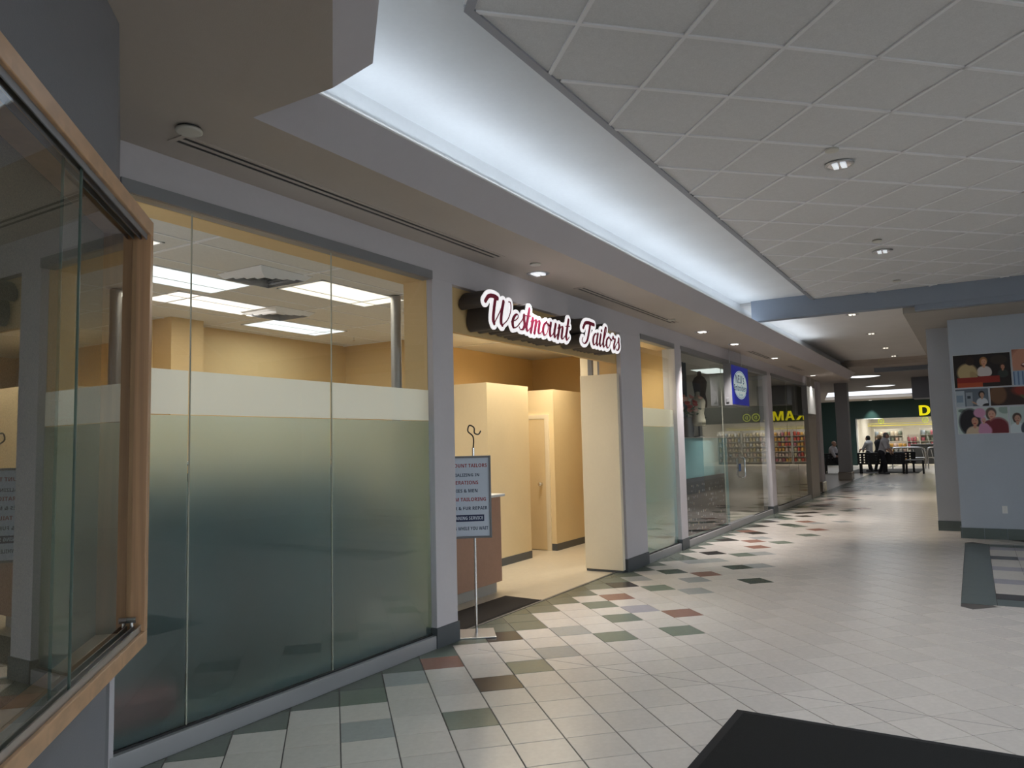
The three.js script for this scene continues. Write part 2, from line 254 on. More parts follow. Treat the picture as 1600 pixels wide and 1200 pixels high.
// ---- T-bar ceiling: each panel its own mesh
{
  const ce = structure('ceiling', 'grey suspended ceiling of square panels laid diagonally in a T-bar grid', 'ceiling');
  const U = 0.61, h = U * Math.SQRT1_2, X0 = -2.06, Z0 = -2.98;
  const poly = [[-2.06, -12.55], [-2.06, -2.98], [3.06, 2.14], [6.4, 5.48], [7.5, 5.48], [7.5, -12.55]];
  const inside = (x, z) => x >= -2.061 && z >= -12.56 && x < 7.6 && z < 5.6 && (x - z) >= 0.919;
  const clip = (q, f) => { const o = []; for (let k = 0; k < q.length; k++) { const a = q[k], b = q[(k + 1) % q.length], da = f(a), db = f(b); if (da >= 0) o.push(a); if ((da > 0 && db < 0) || (da < 0 && db > 0)) { const t = da / (da - db); o.push([a[0] + (b[0] - a[0]) * t, a[1] + (b[1] - a[1]) * t]); } } return o; };
  const N = (a, b) => [X0 + h * (a + b), Z0 + h * (b - a)];
  const all = [];
  for (let a = -30; a < 40; a++) for (let b = -30; b < 40; b++) {
    let q = [N(a, b), N(a + 1, b), N(a + 1, b + 1), N(a, b + 1)];
    const c = N(a + 0.5, b + 0.5);
    q = q.map(([x, z]) => { const k = 1 - 0.012 / 0.43; return [c[0] + (x - c[0]) * k, c[1] + (z - c[1]) * k]; });
    for (const f of [p => p[0] + 2.04, p => p[1] + 12.55, p => 7.4 - p[0], p => 5.4 - p[1], p => (p[0] - p[1]) - 0.94]) q = clip(q, f);
    if (q.length < 3) continue;
    const ar = Math.abs(q.reduce((s, p, k) => s + p[0] * q[(k + 1) % q.length][1] - p[1] * q[(k + 1) % q.length][0], 0)) / 2; if (ar < 0.01) continue;
    all.push({ q, c, d: Math.hypot(c[0], c[1] + 4) });
  }
  all.sort((p, q) => p.d - q.d);
  const rest = [];
  all.forEach((t, k) => { const g = slab(t.q, TCEIL, TCEIL + 0.015); if (k < 300) part(ce, 'ceiling_tile', g, M.tileCeil); else rest.push(g); });
  if (rest.length) part(ce, 'ceiling_tile_field', join(rest), M.tileCeil).userData.kind = 'stuff';
  // grid runners
  const bars = [];
  const runner = (p0, p1) => { // clip segment to polygon by sampling
    let t0 = null, t1 = null; const n = 400; for (let k = 0; k <= n; k++) { const t = k / n, x = p0[0] + (p1[0] - p0[0]) * t, z = p0[1] + (p1[1] - p0[1]) * t; if (inside(x, z)) { if (t0 === null) t0 = t; t1 = t; } }
    if (t0 === null || t1 - t0 < 0.003) return; const L = Math.hypot(p1[0] - p0[0], p1[1] - p0[1]), a = Math.atan2(-(p1[1] - p0[1]), p1[0] - p0[0]), m = (t0 + t1) / 2;
    bars.push(metreUV(new THREE.BoxGeometry((t1 - t0) * L, 0.012, 0.024).rotateY(a).translate(p0[0] + (p1[0] - p0[0]) * m, TCEIL - 0.004, p0[1] + (p1[1] - p0[1]) * m)));
  };
  for (let a = -30; a < 40; a++) { runner(N(a, -30), N(a, 40)); runner(N(-30, a), N(40, a)); }
  bars.forEach(g => part(ce, 'grid_runner', g, M.tbar));
  part(ce, 'deck_above', slab(poly, COVE, COVE + 0.2), M.white);
}

// ---- ceilings beyond the cross beam
{
  const g = struct('ceiling', [bx(-3.3, -0.79, TCEIL + 0.04, TCEIL + 0.12, -24, -12.7)], M.lip, 'plain plaster ceiling beyond the blue cross beam', 'ceiling');
  struct('beam', [bx(-3.0, 7.4, 3.58, COVE + 0.1, -12.75, -12.55), bx(-0.62, 7.4, 3.50, 3.58, -12.72, -12.58)], M.beam, 'blue-grey cross beam spanning the mall ceiling', 'beam');
  struct('soffit', [bx(-0.79, 7.4, 3.49, 3.9, -24, -12.75)], M.greige, 'low brown soffit above the photo wall', 'soffit');
  struct('beam', [bx(-2.42, 7.4, 3.58, 3.86, -25.2, -24.95)], M.beam, 'second blue-grey beam, farther down the mall', 'beam');
  struct('ceiling', [slab([[-11, -48], [9, -48], [9, -24], [-11, -24]], 3.70, 3.85, [[[-6.9, -44.5], [-5.6, -37.2], [-2.1, -37.2], [-2.3, -44.5]]])], M.soffit, 'dim brown ceiling over the seating area', 'ceiling');
  struct('bulkhead', [bx(-11, -3.03, SOFF, 3.72, -24.4, -24), bx(-3.1, -0.7, 3.8, 3.98, -25, -23.9)], M.soffit, 'end of the shopfront soffit beside the first far column', 'bulkhead');
  struct('air_duct_box', [slab([[-1.74, -30], [-0.6, -30], [-0.6, -31.4], [-1.74, -31.4]], 2.96, 3.7)], M.darkWall, 'dark boxed duct hanging from the ceiling near the photo wall', 'duct');
}

// ---- walls
{
  // shop party walls and backs
  struct('wall_left', [bx(-11.2, -11, 0, 3.6, -48, 1)], M.beige, 'far left outer wall behind the shops', 'wall');
  struct('wall_tailor_back', [bx(-8.25, -8.1, 0, SHOPC, -8.4, 0.5), bx(-8.25, -6.9, 0, SHOPC, -8.5, -8.36), bx(-7.05, -6.9, 0, SHOPC, -12.0, -8.4), bx(-7.05, -4.65, 0, 3.5, -12.15, -12.0), bx(-4.75, -4.6, 0, 3.5, -12.1, -11.12), bx(-4.75, SX - 0.1, 0, 3.5, -11.22, -11.12), bx(-8.25, -6.0, 0, SHOPC, 0.4, 0.55)], M.beige, 'beige back walls of the tailor shop', 'wall');
  struct('ceiling_tailor', [bx(-8.25, -3.93, SHOPC, SHOPC + 0.08, -12.1, 0.5), bx(-4.6, -3.93, 3.2, 3.28, -12.1, -11.2)], M.shopCeil, 'white ceiling inside the tailor shop', 'ceiling');
  struct('trim_1', [-0.6, -1.2].flatMap(() => []).concat([...Array(8).keys()].map(k => bx(-8.1, -4.16, SHOPC - 0.006, SHOPC + 0.002, -1.0 - k * 0.61 * 2 - 0.012, -1.0 - k * 0.61 * 2 + 0.012)), [...Array(7).keys()].map(k => bx(-7.9 + k * 0.61 - 0.011, -7.9 + k * 0.61 + 0.011, SHOPC - 0.005, SHOPC + 0.001, -8.3, 0.3))), M.tbar, 'white ceiling grid in the tailor shop', 'ceiling grid');
  struct('wall_grey', [slab([[-2.768, -1.614], [2.8, 3.954], [2.6, 4.2], [-2.95, -1.45]].map(p => p), 0, SOFF + 0.02), slab([[-2.768, -1.614], [-2.95, -1.45], [-3.93, -2.13], [-3.81, -2.24]], 0, SOFF + 0.02)], M.darkWall, 'dark grey wall carrying the wooden display case', 'wall');
  struct('wall_behind', [bx(-6, 1.0, 0, 4, 5.5, 5.7), bx(6.4, 9.2, 0, 4, 5.5, 5.7), bx(1, 6.4, 2.7, 4, 5.5, 5.7)], M.greige, 'entrance wall behind the viewer', 'wall');
  struct('wall_right', [bx(7.4, 7.6, 0, 4, -14, -9.6), bx(7.4, 7.6, 0, 4, 3.0, 5.6), bx(7.4, 7.6, 3.2, 4, -9.6, 3.0)], M.blueWall, 'blue-grey wall far to the right', 'wall');
  struct('wall_photo', [bx(-0.24, 7.5, 0, 3.52, -24, -13.95)], M.blueWall, 'blue-grey wall with the photo prints', 'wall');
  struct('wall_far_right', [bx(8.9, 9.1, 0, 3.9, -48, -23.9)], M.greige, 'right wall of the far seating area', 'wall');
  const bb = structure('baseboard_right', 'dark green tile skirting of the photo wall', 'skirting');
  for (let k = 0; k < 18; k++) part(bb, 'skirting_tile', bx(-0.24 + k * 0.303 + 0.002, -0.24 + (k + 1) * 0.303 - 0.002, 0, 0.165, -13.95, -13.932), M.tiles.b[0]);
  part(bb, 'skirting_tile', bx(-0.258, -0.242, 0, 0.165, -14.2, -13.934), M.tiles.b[0]);
  // square column between photo wall and far mall
  const c = structure('column', 'blue-grey square column beside the photo wall', 'column');
  part(c, 'shaft', bx(-0.59, -0.242, 0.165, 3.5, -15.5, -14.9), M.column); part(c, 'column_base', bx(-0.6, -0.242, 0, 0.168, -15.51, -14.885), M.tiles.b[0]); part(c, 'corner_guard', rbx(-0.597, -0.585, 0.17, 1.25, -14.93, -14.894, 0.003), M.alu); part(c, 'corner_guard', rbx(-0.597, -0.585, 1.9, 2.85, -14.93, -14.894, 0.003), M.alu);
}

// ---- glazed mall entrance behind the viewer (daylight)
{
  const d = structure('door_1', 'glazed entrance doors behind the viewer, with added unseen glazing at the right for daylight', 'entrance door');
  for (let k = 0; k < 6; k++) { const x = 1 + k * 0.9; part(d, 'door_frame', [bx(x, x + 0.06, 0, 2.7, 5.55, 5.62), bx(x + 0.84, x + 0.9, 0, 2.7, 5.55, 5.62), bx(x + 0.06, x + 0.84, 0, 0.2, 5.55, 5.62), bx(x + 0.06, x + 0.84, 2.6, 2.7, 5.55, 5.62)], M.channel); part(d, 'pane', bx(x + 0.06, x + 0.84, 0.2, 2.6, 5.58, 5.586), M.glass); }
  for (let k = 0; k < 14; k++) { const z = -9.6 + k * 0.9; part(d, 'door_frame', [bx(7.47, 7.54, 0, 3.2, z, z + 0.05), bx(7.47, 7.54, 0, 3.2, z + 0.85, z + 0.9), bx(7.47, 7.54, 0, 0.15, z + 0.05, z + 0.85), bx(7.47, 7.54, 2.3, 2.38, z + 0.05, z + 0.85), bx(7.47, 7.54, 3.12, 3.2, z + 0.05, z + 0.85)], M.channel); part(d, 'pane', bx(7.5, 7.506, 0.15, 3.12, z + 0.05, z + 0.85), M.glass); }  // unseen glazing along the right wall, added to raise the mall daylight
  struct('pavement', [bx(-30, 60, -0.3, -0.02, 5.8, 60), bx(9.3, 60, -0.3, -0.02, -40, 5.8)], M.greige, 'grey pavement outside the entrance', 'pavement');
  struct('roof_slab', bx(-11.3, 8.0, 4.15, 4.35, -48.2, 5.8), M.white, 'roof slab over the mall', 'roof');
  struct('wall_closing', [bx(-11.2, -5.9, 0, 4.2, 0.9, 1.1), bx(-6.1, -5.9, 0, 4.2, 1, 5.7), bx(7.4, 9.2, 0, 4.2, -14.2, -14), bx(-11.2, 9.2, 3.5, 4.2, -48.2, -48.0)], M.greige, 'outer walls of the mall building', 'wall');
}

// ---- shopfront: header, posts, sills
{
  const hd = structure('shopfront_header', 'grey bulkhead above the shop windows', 'bulkhead');
  part(hd, 'header_board', [bx(SX - 0.1, SX, 3.06, SOFF + 0.03, -23, -2.2)], M.post);
  part(hd, 'inner_header', [bx(-4.14, SX - 0.1, 3.052, 3.5, -5.0, -2.2), bx(-4.14, SX - 0.1, 3.052, 3.5, -11.1, -9.6)], M.beige, 'beige inner side of the bulkhead');
  part(hd, 'sign_board', [bx(-3.94, -3.885, 2.655, 3.34, -8.93, -5.25)], M.beige, 'beige board behind the script sign');
  const post = (label, z0, z1, x1 = SX + 0.005, depth = 0.3, y1 = 3.07) => { const p = structure('post', label, 'post'); part(p, 'shaft', rbx(x1 - depth, x1, 0.16, y1, z1, z0, 0.004), M.post); if (z1 > -9.7) part(p, 'inner_lining', bx(-4.12, x1 - 0.06, 0, y1, z0, z0 + 0.006), M.beige, 'beige lining of the window reveal'); part(p, 'post_base', rbx(x1 - depth - 0.0, x1 + 0.012, 0, 0.163, z1 - 0.012, z0 + 0.012, 0.003), M.base); };
  post('grey post between the frosted window and the tailor shop doorway', -4.97, -5.26);
  post('wide grey post right of the tailor shop doorway', -8.93, -9.63);
  post('narrow pale post between the small frosted window and the embroidery shop', -11.0, -11.3, SX + 0.01, 0.2);
  post('thin pale post at the right end of the embroidery shop glass', -17.05, -17.45, SX + 0.01, 0.2);
  struct('trim_2', [bx(-3.96, SX + 0.004, 0, 3.1, -2.27, -2.2)], M.post, 'grey jamb at the left end of the frosted window', 'jamb');
  struct('wall_party', [bx(-8.3, -3.95, 0, 3.5, -17.5, -17.35), bx(-9.5, -9.35, 0, 3.5, -23, -12), bx(-9.5, -3.95, 0, 3.5, -23.1, -22.95), bx(-3.95, -3.8, 0, 3.4, -22.9, -21.7)], M.greige, 'pale walls inside the embroidery shop and the next unit', 'wall');
  struct('ceiling_embroidery', [bx(-9.5, -3.93, 3.2, 3.28, -23.05, -12.15)], M.shopCeil, 'ceiling inside the embroidery shop', 'ceiling');
}
// ---- shop windows
{
  const GX = -3.862;                                            // glass plane
  const win = (name, label, panes, film, doorAt) => {
    const w = structure(name, label, 'shop window'), z0 = panes[0], z1 = panes[panes.length - 1];
    part(w, 'head_channel', [bx(GX - 0.05, SX - 0.002, 3.05, 3.062, z1, z0), bx(SX - 0.03, SX + 0.012, 3.052, 3.125, z1, z0)], M.channel);
    part(w, 'sill_rail', [rbx(GX - 0.05, SX + 0.006, 0, 0.105, z1, z0, 0.004)], M.alu2);
    part(w, 'glazing_gasket', [bx(GX - 0.012, GX + 0.014, 0.105, 0.116, z1, z0)], M.black);
    for (let k = 0; k < panes.length - 1; k++) {
      part(w, 'pane', metreUV(new THREE.PlaneGeometry(panes[k] - panes[k + 1] - 0.008, 2.94).rotateY(Math.PI / 2).translate(GX, 0.112 + 1.47, (panes[k] + panes[k + 1]) / 2)), M.glass);
      if (k) part(w, 'pane_joint', bx(GX - 0.004, GX + 0.004, 0.112, 3.05, panes[k] - 0.003, panes[k] + 0.003), M.silicone);
      if (film) {
        part(w, 'frosted_film', bx(GX - 0.010, GX - 0.006, 0.112, 1.852, panes[k + 1] + 0.006, panes[k] - 0.006), M.film);
        part(w, 'frosted_film', bx(GX - 0.010, GX - 0.006, 1.857, 2.112, panes[k + 1] + 0.006, panes[k] - 0.006), M.filmTop);
      }
    }
    return w;
  };
  M.alu2 = std(C(0.42, 0.42, 0.44), 0.45, { metalness: 0.5 });
  M.filmTop = new THREE.MeshPhysicalMaterial({ color: C(0.98, 1.0, 0.99), roughness: 0.8, transmission: 0.85, thickness: 0, ior: 1.3 });
  win('window_1', 'wide three-pane frosted window of the tailor shop', [-2.25, -2.715, -3.845, -4.97], true);
  win('window_2', 'narrow frosted window right of the tailor doorway', [-9.63, -11.0], true);
  const w3 = win('window_3', 'clear glass front of the embroidery shop with glass door', [-11.3, -13.62, -17.05], false);
  win('window_4', 'clear glass front of the unit beyond the embroidery shop', [-17.45, -19.2, -20.3, -21.6], false);
  part(w3, 'door_rail', rbx(GX - 0.03, SX + 0.014, 0.01, 0.13, -15.4, -13.66, 0.004), M.alu2);
  part(w3, 'door_handle', tube([[GX + 0.01, 1.29, -14.74], [GX + 0.06, 1.28, -14.74], [GX + 0.07, 1.1, -14.74], [GX + 0.06, 0.92, -14.74], [GX + 0.01, 0.91, -14.74]], 0.012), M.chrome);
  part(w3, 'door_decal', bx(GX + 0.002, GX + 0.004, 1.03, 1.17, -14.72, -14.55), std(C(0.05, 0.12, 0.3), 0.5));
}

// ================================================================== CEILING FITTINGS
{
  // slot diffusers in the soffit
  const slot = (z0, z1, label) => { const t = thing('slot_diffuser', label, 'air vent', [-3.55, SOFF, (z0 + z1) / 2], 0, 'linear diffusers in the soffit'); const L = z0 - z1;
    part(t, 'frame', [bx(-0.07, -0.045, -0.006, 0.001, -L / 2, L / 2), bx(-0.012, 0.012, -0.006, 0.001, -L / 2, L / 2), bx(0.045, 0.07, -0.006, 0.001, -L / 2, L / 2), bx(-0.07, 0.07, -0.006, 0.001, -L / 2 - 0.03, -L / 2), bx(-0.07, 0.07, -0.006, 0.001, L / 2, L / 2 + 0.03)], M.soffit);
    part(t, 'slot', bx(-0.045, -0.012, -0.0015, 0.0005, -L / 2, L / 2), M.black); part(t, 'slot', bx(0.012, 0.045, -0.0015, 0.0005, -L / 2, L / 2), M.black); };
  slot(-2.42, -5.58, 'long slotted air diffuser in the soffit above the frosted window'); slot(-7.27, -10.25, 'slotted air diffuser in the soffit above the tailor sign end'); slot(-14.58, -16.24, 'slotted air diffuser in the soffit past the blue lightbox'); slot(-18.2, -19.65, 'farthest slotted air diffuser in the soffit');
  const disc = (x, y, z, label, big) => { const t = thing('smoke_detector', label, 'detector', [x, y, z]); if (big) part(t, 'ring', cyl(0.058, 0.06, 0.012, 0, -0.012, 0), M.black); const q = big ? 1 : 0.75, b = big ? 0 : 0.011; part(t, 'cover', new THREE.LatheGeometry([[0, -0.03 + b], [0.058 * q, -0.028 + b], [0.068 * q, -0.023 + b], [0.068 * q, -0.011 + b], [0, -0.011 + b]].map(p => new THREE.Vector2(...p)), 28), std(C(0.62, 0.60, 0.54), 0.5)); };
  disc(-3.39, SOFF, -2.36, 'round cream detector disc in the soffit beside the first slot diffuser', true); disc(-3.40, SOFF, -6.02, 'small round disc beside the soffit downlight over the script sign'); disc(-3.48, SOFF, -9.98, 'small round disc at the end of the second slot diffuser');
  disc(-0.78, TCEIL - 0.01, -6.03, 'small pale disc beside the nearest panel-ceiling downlight'); disc(-0.78, TCEIL - 0.01, -9.2, 'small pale disc beside the second panel-ceiling downlight'); disc(-0.78, TCEIL - 0.01, -11.77, 'small pale disc near the blue beam');
  // recessed downlights
  const dl = (x, y, z, r, label, col, k, spot, bright = 1.6, ang = 0.62) => {
    const t = thing('downlight', label, 'ceiling light', [x, y, z], 0, 'recessed round downlights');
    part(t, 'trim_ring', new THREE.LatheGeometry([[r * 0.86, 0.004], [r * 0.88, -0.006], [r * 1.1, -0.006], [r * 1.12, 0.002]].map(p => new THREE.Vector2(...p)), 32), M.alu);
    part(t, 'reflector', new THREE.LatheGeometry([[r * 0.87, -0.005], [r * 0.4, -0.0015], [0, -0.001]].map(p => new THREE.Vector2(...p)), 32), M.reflector);
    part(t, 'lamp_tube', rbx(-r * 0.5, -r * 0.1, -0.014, -0.004, -r * 0.62, r * 0.62, 0.004), glow(col, bright)); part(t, 'lamp_tube', rbx(r * 0.1, r * 0.5, -0.014, -0.004, -r * 0.62, r * 0.62, 0.004), glow(col, bright));
    if (k) spotDown(x, y - 0.04, z, col, k, ang, 0.8);
  };
  const warm = C(1.0, 0.88, 0.74), cool = C(0.86, 0.92, 1.0);
  dl(-3.58, SOFF, -6.39, 0.105, 'soffit downlight above the script shop sign', C(0.92, 0.95, 1), 16, true, 0.9);
  dl(-3.5, SOFF, -11.43, 0.105, 'soffit downlight above the narrow post left of the embroidery shop', C(1, 0.93, 0.88), 34, true);
  dl(-3.5, SOFF, -13.3, 0.105, 'soffit downlight just left of the blue lightbox', C(1, 0.93, 0.88), 34, true);
  dl(-3.45, SOFF, -16.22, 0.105, 'soffit downlight past the blue lightbox', C(1, 0.93, 0.88), 34, true);
  dl(-3.6, SOFF, -21.54, 0.105, 'farthest soffit downlight near the first far column', C(1, 0.93, 0.88), 10, true);
  dl(-0.78, TCEIL - 0.012, -6.41, 0.10, 'nearest downlight in the panel ceiling', cool, 9, true, 0.7, 0.9); dl(-0.78, TCEIL - 0.012, -9.77, 0.10, 'second downlight in the panel ceiling', cool, 9, true, 0.7, 0.9);
  dl(1.2, TCEIL - 0.012, -6.41, 0.10, 'panel-ceiling downlight right of the nearest one', cool, 9, true, 0.7, 0.9); dl(1.2, TCEIL - 0.012, -3.05, 0.10, 'panel-ceiling downlight above the black entrance mat', cool, 9, true, 0.7, 0.9); dl(-0.78, TCEIL - 0.012, -3.05, 0.10, 'panel-ceiling downlight nearest the viewer', cool, 9, true, 0.7, 0.9);
  [-14.87, -17.93, -21.11, -23.4].forEach((z, k) => dl(-1.75, TCEIL + 0.04, z, 0.105, `${['first', 'second', 'third', 'fourth'][k]} downlight in the plaster ceiling, counted from the blue beam`, warm, 22, true));
  // large round lights over the seating area
  for (const [z, lab] of [[-28, 'nearer large round ceiling light over the seating area'], [-33.8, 'farther large round ceiling light over the seating area']]) { const t = thing('round_ceiling_light', lab, 'ceiling light', [-3.08, 3.7, z]); part(t, 'rim', new THREE.TorusGeometry(0.56, 0.02, 8, 48).rotateX(Math.PI / 2), M.lip); part(t, 'light_diffuser', new THREE.LatheGeometry([[0, -0.045], [0.3, -0.035], [0.55, -0.005]].map(p => new THREE.Vector2(...p)), 40), glow(C(0.95, 0.98, 1), 1.6)); const l = areaDown(-3.08, 3.64, z, 0.9, 0.9, C(0.95, 0.98, 1), 5); }
  // luminous recess near the green store
  { const t = thing('skylight_recess', 'bright luminous ceiling recess in front of the green storefront', 'ceiling light', [-4.2, 3.85, -40.9]);
    part(t, 'light_panel', slab([[-2.7, -3.6], [-1.4, 3.7], [2.1, 3.7], [1.9, -3.6]], 0.02, 0.04), glow(C(0.86, 0.93, 1), 1.3)); areaDown(-4.2, 3.82, -41, 3.2, 6.5, C(0.86, 0.93, 1), 1.0); }
  // tailor shop: fluorescent troffers, diffusers, entry downlights
  const troffer = (x, z, label, col, along = true) => { const w = along ? 0.61 : 1.22, d = along ? 1.22 : 0.61, t = thing('troffer', label, 'ceiling light', [x, SHOPC, z], 0, 'fluorescent panels in the tailor shop'); part(t, 'frame', [bx(-w / 2, w / 2, -0.008, 0, -d / 2, -d / 2 + 0.02), bx(-w / 2, w / 2, -0.008, 0, d / 2 - 0.02, d / 2), bx(-w / 2, -w / 2 + 0.02, -0.008, 0, -d / 2, d / 2), bx(w / 2 - 0.02, w / 2, -0.008, 0, -d / 2, d / 2)], M.tbar); part(t, 'light_diffuser', bx(-w / 2 + 0.02, w / 2 - 0.02, -0.005, -0.001, -d / 2 + 0.02, d / 2 - 0.02), glow(col, 1.5)); areaDown(x, SHOPC - 0.02, z, w - 0.05, d - 0.05, col, 6.2); };
  const tw = C(1.0, 0.92, 0.78), tc = C(0.80, 0.92, 1.0);
  troffer(-5.33, -5.5, 'warm white fluorescent panel nearest the doorway in the tailor shop', tw); troffer(-6.0, -4.05, 'bluish fluorescent panel seen through the left pane', tc); troffer(-7.3, -6.65, 'bluish fluorescent panel deepest in the tailor shop', tc); troffer(-6.75, -5.0, 'pinkish white fluorescent panel beside the square pillar', C(1.0, 0.93, 0.88)); troffer(-5.33, -2.7, 'fluorescent panel at the left edge of the shop window', tw); troffer(-7.0, -2.6, 'fluorescent panel deep left in the tailor shop', tw);
  const diff = (x, z, label) => { const t = thing('ceiling_diffuser', label, 'air vent', [x, SHOPC, z], 0, 'square diffusers in the tailor shop'); for (let k = 0; k < 4; k++) { const r = 0.29 - k * 0.065; part(t, 'vane', [ribbon([[-r, -r], [r, -r], [r, r], [-r, r], [-r, -r]], -0.002, [[-r + 0.05, -r + 0.05], [r - 0.05, -r + 0.05], [r - 0.05, r - 0.05], [-r + 0.05, r - 0.05], [-r + 0.05, -r + 0.05]], -0.045 + k * 0.004)], M.tbar); } part(t, 'duct_mouth', bx(-0.29, 0.29, -0.002, 0, -0.29, 0.29), M.black); };
  diff(-5.3, -4.47, 'square air diffuser between the two nearest panels in the tailor shop'); diff(-6.62, -5.76, 'square air diffuser deeper in the tailor shop ceiling');
  [[-5.6, -8.35], [-5.6, -9.3], [-5.6, -10.1], [-4.9, -7.2]].forEach(([x, z], k) => dl(x + (k < 3 ? 0.25 : 0), SHOPC, z, 0.08, k < 3 ? `${['first', 'second', 'third'][k]} small downlight in the tailor shop entry ceiling, counted from the left` : 'small downlight above the brown counter in the tailor shop', C(1, 0.87, 0.66), 7, true, 1.4, 1.5));
  dl(-4.16, SHOPC, -10.35, 0.07, 'added small downlight brightening the narrow frosted window from behind', C(1, 0.9, 0.7), 11, true, 1.4, 1.25);  // added lamp, lifts the view through the narrow frosted window
  const spr = (x, z, label) => { const t = thing('sprinkler', label, 'sprinkler', [x, SHOPC, z]); part(t, 'stem', rod([0, 0, 0], [0, -0.05, 0], 0.008), M.chrome); part(t, 'deflector', cyl(0.02, 0.02, 0.004, 0, -0.055, 0, 12), M.chrome); };
  spr(-5.36, -6.46, 'sprinkler head beside the warm panel in the tailor shop'); spr(-7.3, -7.7, 'sprinkler head at the back of the tailor shop'); 
  // embroidery shop lights
  for (const [x, z, lab] of [[-4.9, -16.6, 'ceiling light panel seen beside the blue lightbox'], [-6.6, -15.2, 'ceiling light deep in the embroidery shop'], [-5.6, -19.5, 'ceiling light in the unit beyond the embroidery shop']]) { const t = thing('troffer', lab, 'ceiling light', [x, 3.2, z]); part(t, 'frame', bx(-0.31, 0.31, -0.012, 0, -0.62, 0.62), M.tbar); part(t, 'light_diffuser', bx(-0.29, 0.29, -0.016, -0.012, -0.6, 0.6), glow(C(0.92, 1, 0.96), 1.1)); areaDown(x, 3.17, z, 0.58, 1.2, C(0.92, 1, 0.96), 0.55); }
}

// ================================================================== DISPLAY CASE
{
  const H0 = 0.972, H = 1.51, L = 2.9, Dp = 0.176, f = 0.07;
  const t = thing('display_case', 'wooden wall display case with sliding glass at the left edge', 'display case', [-2.64, H0, -1.487], -Math.PI / 4);
  // local x runs towards the viewer along the wall, the front is at z = -Dp
  const zf = -Dp, g1 = zf + 0.022, g2 = zf + 0.046;
  part(t, 'top_rail', rbx(0, L, H - 0.055, H, zf, 0, 0.004), M.woodRail); part(t, 'bottom_rail', rbx(0, L, 0, 0.05, zf, 0, 0.004), M.woodRail);
  part(t, 'stile', [rbx(0, 0.04, 0.05, H - 0.055, zf, zf + 0.062, 0.003), rbx(0, 0.03, 0.05, H - 0.055, zf + 0.05, 0, 0.003)], M.wood); part(t, 'stile', rbx(L - 0.04, L, 0.05, H - 0.055, zf, 0, 0.004), M.wood);
  part(t, 'side_lining', bx(0.03, 0.036, 0.05, H - 0.055, zf + 0.058, -0.02), M.woodDark);
  part(t, 'back_board', bx(0.03, L - 0.04, 0.05, H - 0.055, -0.02, -0.004), M.cork, 'dark brown back board');
  part(t, 'sliding_track', [bx(0.04, L - 0.04, 0.05, 0.056, zf + 0.012, zf + 0.06), bx(0.04, L - 0.04, 0.05, 0.074, zf + 0.012, zf + 0.016), bx(0.04, L - 0.04, 0.05, 0.074, zf + 0.032, zf + 0.036), bx(0.04, L - 0.04, 0.05, 0.074, zf + 0.056, zf + 0.06)], M.alu);
  part(t, 'upper_track', [bx(0.04, L - 0.04, H - 0.075, H - 0.055, zf + 0.012, zf + 0.016), bx(0.04, L - 0.04, H - 0.075, H - 0.055, zf + 0.032, zf + 0.036), bx(0.04, L - 0.04, H - 0.075, H - 0.055, zf + 0.056, zf + 0.06)], M.channel);
  const gl = (x0, x1, z, e) => { const p = part(t, 'sliding_pane', new THREE.PlaneGeometry(x1 - x0, H - 0.125).rotateY(Math.PI).translate((x0 + x1) / 2, H / 2, z), M.caseGlass); part(p, 'pane_edge', bx(e - 0.003, e + 0.003, 0.063, H - 0.063, z - 0.003, z + 0.003), M.glassEdge, 'green polished glass edge'); };
  M.caseGlass = new THREE.MeshPhysicalMaterial({ color: C(0.88, 0.94, 0.9), roughness: 0, transmission: 1, thickness: 0, ior: 2.1 });
  gl(0.04, 0.80, g2, 0.80); gl(0.735, L - 0.04, g1, 0.735);
  part(t, 'lock', [new THREE.CylinderGeometry(0.011, 0.011, 0.03, 16).rotateX(Math.PI / 2).translate(0.075, 0.1, g2 - 0.012), cyl(0.006, 0.006, 0.03, 0.075, 0.075, g2 - 0.012)], M.chrome, 'chrome lock knob');
}

// ================================================================== SCRIPT SHOP SIGN
function contours(F, nx, ny) {                                  // closed loops where F = 0 (marching squares), grid units
  const segs = new Map(), key = p => Math.round(p[0] * 4096) + '_' + Math.round(p[1] * 4096);
  const v = (i, j) => F[j * nx + i], lerp = (i0, j0, i1, j1) => { const a = v(i0, j0), b = v(i1, j1), t = a / (a - b); return [i0 + (i1 - i0) * t, j0 + (j1 - j0) * t]; };
  const add = (a, b) => { const k = key(a); if (!segs.has(k)) segs.set(k, []); segs.get(k).push([a, b]); };
  for (let j = 0; j < ny - 1; j++) for (let i = 0; i < nx - 1; i++) {
    const c = (v(i, j) < 0 ? 1 : 0) | (v(i + 1, j) < 0 ? 2 : 0) | (v(i + 1, j + 1) < 0 ? 4 : 0) | (v(i, j + 1) < 0 ? 8 : 0); if (c === 0 || c === 15) continue;
    const b = () => lerp(i, j, i + 1, j), r = () => lerp(i + 1, j, i + 1, j + 1), t = () => lerp(i, j + 1, i + 1, j + 1), l = () => lerp(i, j, i, j + 1);
    const S = { 1: [[b, l]], 2: [[r, b]], 3: [[r, l]], 4: [[t, r]], 5: [[b, l], [t, r]], 6: [[t, b]], 7: [[t, l]], 8: [[l, t]], 9: [[b, t]], 10: [[r, b], [l, t]], 11: [[r, t]], 12: [[l, r]], 13: [[b, r]], 14: [[l, b]] }[c];
    for (const [p, q] of S) add(p(), q());
  }
  const loops = [];
  for (const [k, arr] of segs) while (arr.length) { let [a, b] = arr.pop(); const loop = [a], start = key(a); let guard = 0; while (key(b) !== start && guard++ < 20000) { loop.push(b); const nx2 = segs.get(key(b)); if (!nx2 || !nx2.length) break; b = nx2.pop()[1]; } if (loop.length > 5) loops.push(loop); }
  return loops;
}
